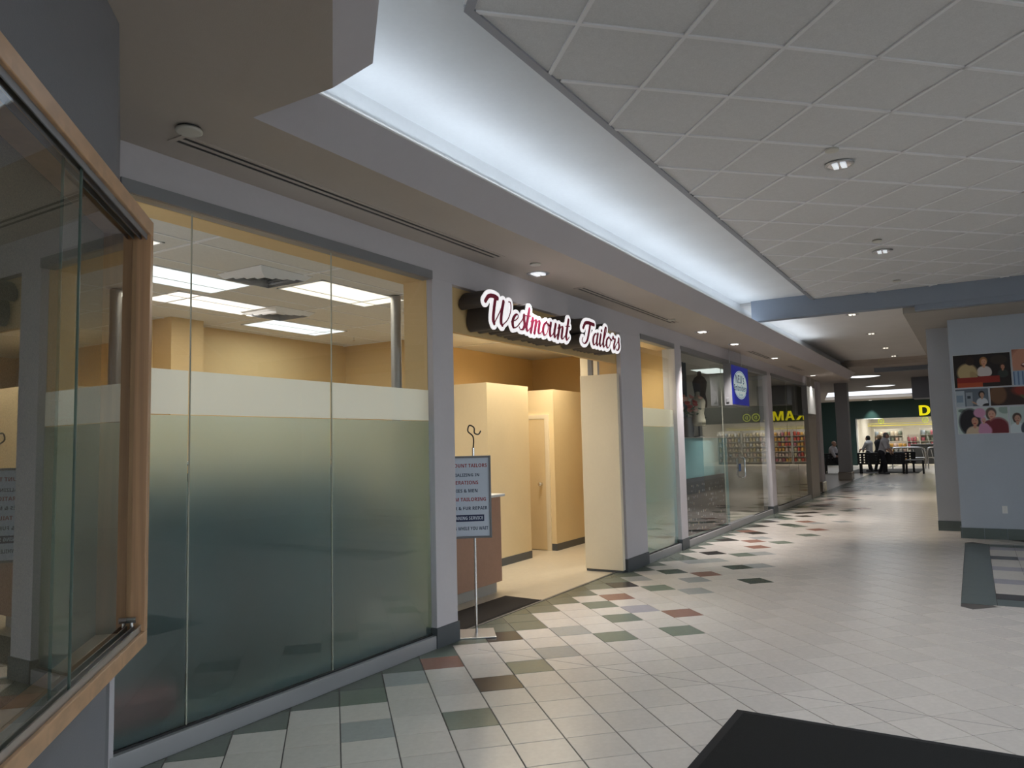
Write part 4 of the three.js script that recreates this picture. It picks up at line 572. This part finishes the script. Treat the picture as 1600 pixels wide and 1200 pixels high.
// ================================================================== PHOTO WALL
{
  const P = (label, x0, x1, y0, y1, draw) => { const w = x1 - x0, h = y1 - y0, t = thing('photo_print', label, 'poster', [(x0 + x1) / 2, y0, -13.948], 0, 'photo prints on the blue-grey wall'); part(t, 'backing', bx(-w / 2, w / 2, 0, h, 0, 0.006), M.white); const W = 420, H = Math.round(420 * h / w); part(t, 'print', new THREE.PlaneGeometry(w - 0.008, h - 0.008).translate(0, h / 2, 0.0068), std(0xffffff, 0.55, { map: canvasTex(W, H, draw) })); };
  const blob = (x, c, px, py, rx, ry, a = 0) => { for (let k = 0; k < 5; k++) { x.globalAlpha = k < 4 ? 0.28 : 1; const q = 1.1 - k * 0.045; x.fillStyle = c; x.beginPath(); x.ellipse(px, py, rx * q, ry * q, a, 0, 7); x.fill(); } x.globalAlpha = 1; };
  const person = (x, px, py, s, hair, skin, top, face = true) => { blob(x, top, px, py + 2.0 * s, 1.2 * s, 1.15 * s); blob(x, top, px - 0.7 * s, py + 1.9 * s, 0.5 * s, 0.9 * s, 0.3); blob(x, top, px + 0.7 * s, py + 1.9 * s, 0.5 * s, 0.9 * s, -0.3); blob(x, skin, px, py + 0.85 * s, 0.24 * s, 0.35 * s); blob(x, hair, px - 0.04 * s, py - 0.18 * s, 0.66 * s, 0.78 * s, 0.1); blob(x, hair, px - 0.3 * s, py + 0.15 * s, 0.35 * s, 0.6 * s); blob(x, skin, px + 0.05 * s, py + 0.1 * s, 0.46 * s, 0.66 * s, -0.08); if (face) { blob(x, '#3a2018', px - 0.2 * s, py, 0.06 * s, 0.04 * s); blob(x, '#3a2018', px + 0.2 * s, py, 0.06 * s, 0.04 * s); blob(x, '#a04438', px, py + 0.42 * s, 0.2 * s, 0.06 * s); } };
  P('photo print of people talking at a red cafe table', -0.2, 0.575, 2.375, 2.905, (x, w, h) => { x.fillStyle = '#170f10'; x.fillRect(0, 0, w, h); blob(x, '#31261f', w * 0.8, h * 0.2, 60, 40); person(x, w * 0.54, h * 0.24, 44, '#9a6a3e', '#c9977a', '#c9c2c2'); person(x, w * 0.86, h * 0.42, 30, '#3a241c', '#b98468', '#2c3434'); blob(x, '#b6a176', w * 0.24, h * 0.55, 75, 80); blob(x, '#a58f66', w * 0.36, h * 0.7, 26, 56, -0.4); blob(x, '#2a1a14', w * 0.3, h * 0.2, 32, 36); x.fillStyle = '#8e2318'; x.fillRect(w * 0.05, h * 0.7, w * 0.4, h * 0.2); x.fillRect(w * 0.42, h * 0.68, w * 0.38, h * 0.2); x.fillStyle = '#b04a26'; x.fillRect(w * 0.05, h * 0.86, w * 0.45, h * 0.14); x.fillStyle = '#1c1210'; x.fillRect(w * 0.5, h * 0.88, w * 0.4, h * 0.12); });
  P('photo print of a large smiling face at the right edge', 0.59, 1.3, 2.375, 2.94, (x, w, h) => { x.fillStyle = '#b98f7e'; x.fillRect(0, 0, w, h); blob(x, '#8d5a4a', w * 0.2, h * 0.1, 150, 70); blob(x, '#c08a74', w * 0.35, h * 0.3, 160, 130); blob(x, '#5e2c28', w * 0.28, h * 0.45, 50, 26); blob(x, '#ead9d0', w * 0.28, h * 0.43, 44, 14); x.fillStyle = '#93a9c4'; x.fillRect(0, h * 0.6, w * 0.4, h * 0.4); x.fillStyle = '#5d7699'; for (let k = 0; k < 5; k++) x.fillRect(k * 34, h * 0.62, 12, h * 0.4); blob(x, '#c98a96', w * 0.5, h * 0.95, 70, 60); });
  P('photo print of a person at a cash machine', -0.2, 0.255, 2.07, 2.36, (x, w, h) => { x.fillStyle = '#5f6a78'; x.fillRect(0, 0, w, h); x.fillStyle = '#a9b6c2'; x.fillRect(0, h * 0.1, w * 0.28, h * 0.9); x.fillStyle = '#7f93a8'; x.fillRect(w * 0.03, h * 0.35, w * 0.2, h * 0.4); x.fillStyle = '#8d98a4'; x.fillRect(w * 0.32, h * 0.2, w * 0.2, h * 0.8); x.fillStyle = '#2b3644'; x.fillRect(w * 0.36, h * 0.4, w * 0.1, h * 0.15); person(x, w * 0.8, h * 0.35, 58, '#1c1614', '#b9937c', '#c7ccd4', false); blob(x, '#b9937c', w * 0.56, h * 0.8, 40, 12, 0.6); blob(x, '#16171c', w * 0.95, h * 1.0, 60, 40); });
  P('photo print in red and brown tones beside the cash machine print', 0.27, 1.3, 2.07, 2.36, (x, w, h) => { x.fillStyle = '#33201c'; x.fillRect(0, 0, w, h); blob(x, '#6e4c34', w * 0.1, h * 0.4, 46, 60); blob(x, '#8a2f22', w * 0.6, h * 0.2, 130, 50); blob(x, '#b06a3a', w * 0.8, h * 0.6, 80, 30, 0.4); blob(x, '#c9a08a', w * 0.9, h * 0.3, 30, 30); blob(x, '#565a38', w * 0.55, h * 0.8, 80, 14, 0.5); });
  P('photo print of a smiling family with a small child in pink', -0.195, 0.49, 1.64, 2.055, (x, w, h) => { x.fillStyle = '#b9c9c6'; x.fillRect(0, 0, w, h); blob(x, '#6d7f78', w * 0.1, h * 0.1, 30, 16); blob(x, '#8fa39c', w * 0.95, h * 0.1, 50, 40); blob(x, '#1d1a22', w * 0.25, h * 0.55, 90, 130); person(x, w * 0.68, h * 0.26, 66, '#5a4a44', '#c99a86', '#6e1f2a'); blob(x, '#6e1f2a', w * 0.8, h * 0.85, 90, 110); person(x, w * 0.34, h * 0.5, 62, '#1d1a22', '#c08c74', '#c9b49a'); person(x, w * 0.52, h * 0.48, 34, '#c992b4', '#c99c8c', '#c48eb0'); blob(x, '#c992b4', w * 0.45, h * 0.2, 50, 46); blob(x, '#c48eb0', w * 0.54, h * 0.9, 56, 60); });
  P('photo print of a child and an adult at the lower right edge', 0.505, 1.3, 1.64, 2.055, (x, w, h) => { x.fillStyle = '#aebfc0'; x.fillRect(0, 0, w, h); person(x, w * 0.12, h * 0.45, 46, '#4a3a34', '#b98f7c', '#c9d6dc'); person(x, w * 0.34, h * 0.32, 56, '#1f1a1c', '#b98872', '#3f4a58'); person(x, w * 0.7, h * 0.3, 60, '#4a3228', '#c39a84', '#7d8a90'); });
  const o = thing('wall_outlet', 'white outlet plate low on the blue-grey wall', 'outlet', [0.353, 0.40, -13.95]); part(o, 'plate', rbx(-0.036, 0.036, 0, 0.116, 0, 0.008, 0.003), std(C(0.8, 0.8, 0.8), 0.4)); part(o, 'socket', rbx(-0.017, 0.017, 0.015, 0.05, 0.006, 0.011, 0.003), M.white); part(o, 'socket', rbx(-0.017, 0.017, 0.065, 0.1, 0.006, 0.011, 0.003), M.white);
}

// ================================================================== FAR MALL: columns, seating, green store
{
  const colm = (x, z, label, m) => { const t = structure('column', label, 'column'); part(t, 'shaft', bx(x - 0.22, x + 0.22, 0.3, 3.75, z - 0.25, z + 0.25), m); part(t, 'metal_base', rbx(x - 0.25, x + 0.25, 0, 0.32, z - 0.28, z + 0.28, 0.03, 3), M.steelBase); };
  colm(-4.13, -24.3, 'pale square column with bronze base at the end of the shopfronts', M.post); colm(-4.2, -31.1, 'dark square column with bronze base in the middle of the seating area', paint(C(0.30, 0.285, 0.28)));
  const FZ = -47.3, fac = structure('storefront', 'dark green storefront at the far end of the mall', 'storefront');
  part(fac, 'fascia', bx(-11, 8.9, 2.66, 3.72, FZ - 0.2, FZ), M.green); part(fac, 'side_wall', bx(-11, -5.7, 0, 2.66, FZ - 0.2, FZ), M.green); part(fac, 'side_wall', bx(7.2, 8.9, 0, 2.66, FZ - 0.2, FZ), M.green); part(fac, 'opening_trim', [bx(-5.72, -5.64, 0, 2.68, FZ - 0.21, FZ + 0.01), bx(-5.72, 7.2, 2.63, 2.67, FZ - 0.21, FZ + 0.01)], M.storeWhite);
  struct('wall_store', [bx(-6.2, 8.9, 0, 3.4, -58.2, -58), bx(-6.2, -6.0, 0, 3.4, -58, -47.5), bx(8.9, 9.1, 0, 3.4, -58, -47.5)], M.storeWhite, 'bright white inner walls of the green store', 'wall');
  struct('ceiling_store', bx(-6.2, 9, 3.1, 3.2, -58, -47.5), M.storeWhite, 'bright ceiling of the green store', 'ceiling'); struct('floor_store', bx(-11, 9, -0.1, 0.0, -58, -47.2), M.shopFloor, 'pale floor of the green store', 'floor');
  // sign letters
  const font = await new FontLoader().loadAsync('fonts/droid/droid_sans_bold.typeface.json');
  const s = thing('letter_sign', 'yellow block-letter sign on the dark green far storefront', 'shop sign', [-2.45, 2.74, FZ]);
  'DOLLARAMA'.split('').forEach((ch, k) => { const g = new TextGeometry(ch, { font, size: 0.52, depth: 0.08, curveSegments: 6 }); g.computeBoundingBox(); const b = g.boundingBox, w = b.max.x - b.min.x; g.translate(-b.min.x, 0, 0); g.scale((ch === 'M' ? 0.66 : 0.54) / w, 0.56 / (b.max.y - b.min.y), 1); part(s, 'letter', g.translate(k * 0.632, 0, 0.01), M.yellow); });
  const ring = (x, y, r, label, z = FZ + 0.04) => { const t = thing('round_emblem', label, 'emblem', [x, y, z]); part(t, 'ring', new THREE.TorusGeometry(r, r * 0.12, 8, 36), M.ringYellow); const g = new TextGeometry('D', { font, size: r * 0.95, depth: 0.02, curveSegments: 4 }); g.computeBoundingBox(); g.translate(-(g.boundingBox.max.x) / 2, -r * 0.5, -0.01); part(t, 'letter', g, M.ringYellow); };
  ring(3.62, 2.98, 0.22, 'left yellow ring emblem after the block letters'); ring(4.18, 2.98, 0.22, 'right yellow ring emblem after the block letters'); ring(-4.42, 2.5, 0.14, 'yellow ring emblem hanging left in the store opening', FZ - 0.3); ring(-2.2, 2.5, 0.14, 'yellow ring emblem hanging under the letter D', FZ - 0.3);
  // light over the fascia
  { const t = thing('fascia_downlight', 'small lamp washing the green fascia', 'ceiling light', [-4.85, 3.7, -46.95]); part(t, 'trim_ring', cyl(0.11, 0.11, 0.01, 0, -0.01, 0), M.lip); part(t, 'lamp_bulb', cyl(0.085, 0.085, 0.006, 0, -0.016, 0), glow(C(1, 0.97, 0.9), 1.6)); spotDown(-4.85, 3.66, -46.95, C(0.95, 1, 0.95), 30, 0.6, 0.4); }
  // store lights
  for (let k = 0; k < 5; k++) for (const z of [-48.9, -54]) { const x = -4.6 + k * 2.8, t = thing('store_light', `long ceiling light of the green store, ${z > -50 ? 'front' : 'rear'} row, ${['first', 'second', 'third', 'fourth', 'fifth'][k]} from the left`, 'ceiling light', [x, 3.1, z], 0, 'lights in the green store'); part(t, 'light_tube', bx(-0.1, 0.1, -0.05, -0.02, -1.2, 1.2), glow(C(1, 0.97, 0.88), 1.5)); areaDown(x, 3.03, z, 0.6, 2.6, C(1, 0.96, 0.86), 13); }
  part(thing('yellow_banner_rail', 'yellow stripe board under the store ceiling', 'banner', [-5.5, 2.2, -51]), 'stripe', [bx(0, 12, 0.06, 0.12, 0, 0.03), bx(0, 12, 0.2, 0.23, 0, 0.03)], std(C(0.75, 0.66, 0.12), 0.6));
  // gondola shelves with goods
  const goodCols = [C(0.55, 0.08, 0.05), C(0.65, 0.36, 0.08), C(0.6, 0.5, 0.28), C(0.7, 0.62, 0.5), C(0.5, 0.15, 0.2), C(0.2, 0.24, 0.2), C(0.62, 0.62, 0.6), C(0.68, 0.5, 0.42), C(0.35, 0.42, 0.5)].map(c => std(c, 0.6));
  const bagG = new THREE.LatheGeometry([[0, 0], [0.5, 0.02], [0.46, 0.5], [0.5, 0.97], [0, 1]].map(p => new THREE.Vector2(...p)), 8).scale(1, 1, 0.4);
  const words = ['first', 'second', 'third', 'fourth', 'fifth', 'sixth', 'seventh', 'eighth', 'ninth', 'tenth'];
  const gond = (x, z, w, label, key, h, rows, n, pal) => {
    const t = thing('gondola_shelf', label, 'shelving', [x, 0, z]); part(t, 'back_panel', bx(-w / 2, w / 2, 0, h, -0.4, -0.36), M.shelf); part(t, 'upright', bx(-w / 2 - 0.03, -w / 2, 0, h, -0.4, 0), M.shelf); part(t, 'upright', bx(w / 2, w / 2 + 0.03, 0, h, -0.4, 0), M.shelf);
    for (let r = 0; r < rows; r++) { const y = 0.15 + r * (h - 0.2) / rows; part(t, 'shelf_board', bx(-w / 2, w / 2, y - 0.02, y, -0.36, 0), M.shelf); for (let k = 0; k < n; k++) { const pw = w / n * 0.9, ph = (h - 0.2) / rows * rr(0.6, 0.82); const o = solo('snack_package', bagG, goodCols[pal[Math.floor(rnd() * pal.length)]], `${words[k]} package on the ${words[r]} shelf from the floor of the ${key}`, 'package', 'packages on the ' + key); o.position.set(x - w / 2 + (k + 0.5) * w / n, y, z - 0.17); o.scale.set(pw, ph, 0.5); } }
  };
  [['first', [0, 1, 1, 4, 0, 2]], ['second', [0, 1, 2, 1, 4, 7]], ['third', [2, 3, 3, 2, 7, 6]], ['fourth', [3, 7, 2, 6, 3, 8]]].forEach(([w, pal], k) => gond(1.35 + 1.6 * k, -50.2, 1.5, `${w} tall snack rack right of the checkout counter`, `${w} snack rack`, 2.2, 6, 7, pal));
  gond(-3.7, -48.4, 0.9, 'low white goods stand just inside the store opening', 'low goods stand', 1.35, 4, 4, [7, 2, 1, 6]); gond(-4.6, -53.5, 1.6, 'tall wall shelf left inside the store', 'left wall shelf', 2.1, 5, 7, [5, 6, 8, 7, 3]); gond(-1.6, -53.5, 2.4, 'tall wall shelf behind the checkout', 'shelf behind the checkout', 2.1, 5, 9, [7, 8, 5, 6, 3, 4]); gond(-3.2, -53.5, 0.7, 'narrow wall shelf between the two tall shelves', 'narrow wall shelf', 1.7, 4, 4, [4, 6, 3]);
  const co = thing('checkout_counter', 'long black checkout counter inside the store opening', 'counter', [-1.5, 0, -49.6]); part(co, 'body', rbx(-1.6, 1.6, 0, 1.1, -0.4, 0.4, 0.02), M.counter); part(co, 'counter_top', rbx(-1.65, 1.65, 1.1, 1.14, -0.42, 0.45, 0.01), M.frameGrey); for (let k = 0; k < 6; k++) part(co, 'divider', rod([-1.4 + k * 0.45, 0.3, 0.44], [-1.65 + k * 0.45, 1.75, 0.3], 0.014), M.alu);
  // steel guard rails
  const rail = (x0, x1, label) => { const t = thing('guard_rail', label, 'rail', [x0, 0, -42]); const w = x1 - x0; part(t, 'hoop', tube([[0, 0, 0], [0, 0.9, 0], [0.06, 1.02, 0], [0.2, 1.05, 0], [w - 0.2, 1.05, 0], [w - 0.06, 1.02, 0], [w, 0.9, 0], [w, 0, 0]], 0.03, 80, 8), M.chrome); part(t, 'mid_bar', rod([0, 0.55, 0], [w, 0.55, 0], 0.02), M.chrome); };
  rail(-3.5, -2.05, 'left steel guard rail hoop before the store'); rail(-1.93, -0.6, 'right steel guard rail hoop before the store');
  // seating area
  const rug = thing('seating_mat', 'dark mat under the black benches', 'mat', [-3.35, 0, -39.5]); part(rug, 'mat_pile', bx(-1.7, 1.25, 0.001, 0.008, -2.6, 2.5), std(C(0.05, 0.047, 0.046), 0.95));
  const bench = (x, z, w, label, turn = 0) => { const t = thing('metal_bench', label, 'bench', [x, 0, z], turn); const hole = (cx, cy, s) => new THREE.Path([[cx - s, cy - s], [cx + s, cy - s], [cx + s, cy + s], [cx - s, cy + s]].map(p => new THREE.Vector2(...p))); const S = new THREE.Shape([[-w / 2, 0], [w / 2, 0], [w / 2, 0.48], [-w / 2, 0.48]].map(p => new THREE.Vector2(...p))); for (let i = 0; i < Math.floor(w / 0.16); i++) for (let j = 0; j < 4; j++) if (i % 4 !== 3) S.holes.push(hole(-w / 2 + 0.12 + i * 0.16, 0.08 + j * 0.11, 0.026)); part(t, 'backrest', new THREE.ExtrudeGeometry(S, { depth: 0.025, bevelEnabled: false }).rotateX(0.08).translate(0, 0.42, 0.25), M.benchMetal); part(t, 'top_rail', rod([-w / 2, 0.905, 0.3], [w / 2, 0.905, 0.3], 0.022), M.benchMetal); part(t, 'seat', rbx(-w / 2, w / 2, 0.4, 0.43, -0.25, 0.24, 0.01), M.benchMetal); for (const sx of [-1, 1]) part(t, 'leg', [rbx(sx * (w / 2 - 0.1) - 0.04, sx * (w / 2 - 0.1) + 0.04, 0, 0.4, -0.2, -0.12, 0.01), rbx(sx * (w / 2 - 0.1) - 0.04, sx * (w / 2 - 0.1) + 0.04, 0, 0.45, 0.18, 0.26, 0.01), rbx(sx * (w / 2 - 0.1) - 0.03, sx * (w / 2 - 0.1) + 0.03, 0.05, 0.1, -0.15, 0.2, 0.01)], M.benchMetal); };
  bench(-3.5, -36.9, 1.9, 'black perforated metal bench with its back to the viewer'); bench(-2.9, -38.3, 1.3, 'second black perforated bench behind the first', 0.05); bench(-5.4, -36.75, 1.0, 'black bench left of the dark column', 0.0);
  const st = thing('bench_seat', 'low black backless bench at the right of the seating', 'bench', [-2.2, 0, -36.6]); part(st, 'seat', rbx(-0.36, 0.36, 0.56, 0.61, -0.22, 0.22, 0.015), M.frameGrey); for (const [a, b] of [[-0.32, 0.18], [0.32, 0.18], [-0.32, -0.18], [0.32, -0.18]]) part(st, 'leg', rbx(a - 0.03, a + 0.03, 0, 0.56, b - 0.03, b + 0.03, 0.008), M.benchMetal);
  const bin = thing('waste_bin', 'black square waste bin left of the dark column', 'bin', [-6.15, 0, -36.2]); part(bin, 'body', rbx(-0.28, 0.28, 0, 0.86, -0.28, 0.28, 0.02), M.benchMetal); part(bin, 'lid', rbx(-0.3, 0.3, 0.86, 0.91, -0.3, 0.3, 0.015), M.alu);
  // people
  const capsule = (p, a, b, ra, rb) => { const px = p[0] - a[0], py = p[1] - a[1], pz = p[2] - a[2], ex = b[0] - a[0], ey = b[1] - a[1], ez = b[2] - a[2], t = Math.max(0, Math.min(1, (px * ex + py * ey + pz * ez) / (ex * ex + ey * ey + ez * ez || 1e-9))); return Math.hypot(px - ex * t, py - ey * t, pz - ez * t) - (ra + (rb - ra) * t); };
  const smin = (a, b, k) => { const h = Math.max(k - Math.abs(a - b), 0) / k; return Math.min(a, b) - h * h * k / 4; };
  const blobMesh = (bones, grow, res = 64, k = 0.05) => {
    const lo = [1e9, 1e9, 1e9], hi = [-1e9, -1e9, -1e9]; for (const [a, b, ra, rb] of bones) for (let d = 0; d < 3; d++) { const R = Math.max(ra, rb) + grow + 0.05; lo[d] = Math.min(lo[d], a[d] - R, b[d] - R); hi[d] = Math.max(hi[d], a[d] + R, b[d] + R); }
    const c = lo.map((v, d) => (v + hi[d]) / 2), half = Math.max(...lo.map((v, d) => (hi[d] - v) / 2)) * 1.08, mc = new MarchingCubes(res, M.skin, false, false, 60000); mc.isolation = 0;
    for (let z = 0; z < res; z++) for (let y = 0; y < res; y++) for (let x = 0; x < res; x++) { const p = [c[0] + (x - res / 2) / (res / 2) * half, c[1] + (y - res / 2) / (res / 2) * half, c[2] + (z - res / 2) / (res / 2) * half]; let D = 1e3; for (const [a, b, ra, rb] of bones) D = smin(D, capsule(p, a, b, ra + grow, rb + grow), k); mc.field[x + y * res + z * res * res] = -D; }
    mc.update(); const g = new THREE.BufferGeometry(); g.setAttribute('position', new THREE.BufferAttribute(mc.positionArray.slice(0, mc.count * 3), 3)); g.setAttribute('normal', new THREE.BufferAttribute(mc.normalArray.slice(0, mc.count * 3), 3)); g.scale(half, half, half).translate(...c); return g;
  };
  const J = (o, h, lean, seated, armBend) => {                   // joints of a figure facing +x locally
    const s = h / 1.75, hipY = seated ? 0.56 : 0.93 * s, hip = [0, hipY, 0], ch = [Math.sin(lean) * 0.5 * s, hipY + Math.cos(lean) * 0.5 * s, 0], nk = [Math.sin(lean) * 0.58 * s, hipY + Math.cos(lean) * 0.58 * s, 0], hd = [nk[0] + 0.05 * s + 0.04 * Math.sin(lean), nk[1] + 0.15 * s, 0];
    const torso = [[[0, hipY, -0.07], [0, hipY, 0.07], 0.12 * s, 0.12 * s], [hip, ch, 0.13 * s, 0.15 * s], [[ch[0], ch[1] - 0.02, -0.13 * s], [ch[0], ch[1] - 0.02, 0.13 * s], 0.09 * s, 0.09 * s]], arms = [], fore = [], legs = [], feet = [], hands = [];
    for (const q of [-1, 1]) { const sh = [ch[0], ch[1], q * 0.19 * s], el = [sh[0] + 0.04 + armBend * 0.14, sh[1] - 0.28 * s, q * 0.23 * s], wr = [el[0] + (0.06 + armBend * 0.2), el[1] - 0.24 * s + armBend * 0.24, q * (0.21 - armBend * 0.09) * s], kn = seated ? [0.44 * s, 0.5, q * 0.12] : [0.03 + (q > 0 ? 0.1 : -0.04), 0.48 * s, q * 0.1], an = seated ? [0.46 * s, 0.09, q * 0.12] : [(q > 0 ? 0.1 : -0.14), 0.09, q * 0.1]; arms.push([sh, el, 0.055 * s, 0.046 * s]); fore.push([el, wr, 0.044 * s, 0.032 * s]); hands.push([wr, [wr[0] + 0.03, wr[1] - 0.05, wr[2]], 0.032 * s, 0.028 * s]); for (let f = 0; f < 4; f++) hands.push([[wr[0] + 0.03, wr[1] - 0.06, wr[2] + (f - 1.5) * 0.02], [wr[0] + 0.045, wr[1] - 0.13 + Math.abs(f - 1) * 0.008, wr[2] + (f - 1.5) * 0.024], 0.011, 0.009]); hands.push([[wr[0] + 0.02, wr[1] - 0.02, wr[2] - q * 0.03], [wr[0] + 0.05, wr[1] - 0.07, wr[2] - q * 0.05], 0.012, 0.01]); legs.push([[0, hipY, q * 0.09], kn, 0.085 * s, 0.06 * s], [kn, an, 0.058 * s, 0.042 * s]); feet.push([[an[0] - 0.03, 0.05, an[2]], [an[0] + 0.16, 0.04, an[2]], 0.045, 0.038]); }
    return { s, torso, arms, fore, legs, feet, hands, hd, nk, ch, head: [[nk, hd, 0.055 * s, 0.06 * s], [[hd[0] - 0.01, hd[1] + 0.04 * s, 0], [hd[0] + 0.015, hd[1] - 0.03 * s, 0], 0.095 * s, 0.075 * s], [[hd[0] + 0.09 * s, hd[1], 0], [hd[0] + 0.1 * s, hd[1] - 0.02 * s, 0], 0.018, 0.02], [[hd[0] + 0.01, hd[1], -0.09 * s], [hd[0] + 0.01, hd[1], 0.09 * s], 0.018, 0.018]] };
  };
  const figure = (label, x, z, turn, h, lean, seated, armBend, top, pants, hair, bald) => {
    const t = thing('person', label, 'person', [x, 0, z], turn), j = J(0, h, lean, seated, armBend);
    part(t, 'body', blobMesh([...j.torso, ...j.arms, ...j.fore, ...j.hands, ...j.legs, ...j.head], 0, 84, 0.035), M.skin);
    part(t, 'shirt', blobMesh([...j.torso, ...j.arms], 0.02, 56, 0.05), top); part(t, 'trousers', blobMesh([[[0, j.torso[0][0][1], -0.07], [0, j.torso[0][0][1], 0.07], 0.125 * j.s, 0.125 * j.s], ...j.legs], 0.022, 56, 0.05), pants);
    for (const f of j.feet) part(t, 'shoe', blobMesh([f], 0.012, 24, 0.02), M.shoe);
    const e = [j.hd[0] + 0.085 * j.s, j.hd[1] + 0.02 * j.s]; for (const q of [-1, 1]) part(t, 'eye', new THREE.SphereGeometry(0.011, 8, 6).translate(e[0], e[1], q * 0.032), M.hairDark); part(t, 'mouth', new THREE.SphereGeometry(0.02, 8, 6).scale(0.4, 0.35, 1).translate(j.hd[0] + 0.082 * j.s, j.hd[1] - 0.055 * j.s, 0), std(C(0.3, 0.1, 0.09), 0.6));
    part(t, 'hair', blobMesh(bald ? [[[j.hd[0] - 0.06, j.hd[1], -0.06], [j.hd[0] - 0.06, j.hd[1], 0.06], 0.04, 0.04]] : [[[j.hd[0] - 0.035, j.hd[1] + 0.06 * j.s, 0], [j.hd[0] - 0.05, j.hd[1], 0], 0.1 * j.s, 0.09 * j.s]], 0.004, 28, 0.02), hair);
    return t;
  };
  figure('man in a grey shirt leaning forward by the benches', -3.42, -36.25, -0.15, 1.76, 0.3, false, 0.35, M.shirt, M.dark, M.hairGrey, false);
  figure('person in a white shirt with dark hair standing left of the leaning man', -4.15, -38.6, 2.6, 1.62, 0.05, false, 0.8, M.whiteShirt, M.dark, M.hairDark, false);
  figure('fair-haired person in black partly hidden behind the leaning man', -3.8, -38.9, 0.9, 1.66, 0.12, false, 0.3, M.dark, M.dark, M.hairFair, false);
  figure('seated bald man in a light shirt left of the dark column', -5.5, -36.7, -0.3, 1.85, 0.1, true, 1.0, M.shirt, M.dark, M.hairGrey, true);
}
camera.updateMatrixWorld();
renderer.render(scene, camera);
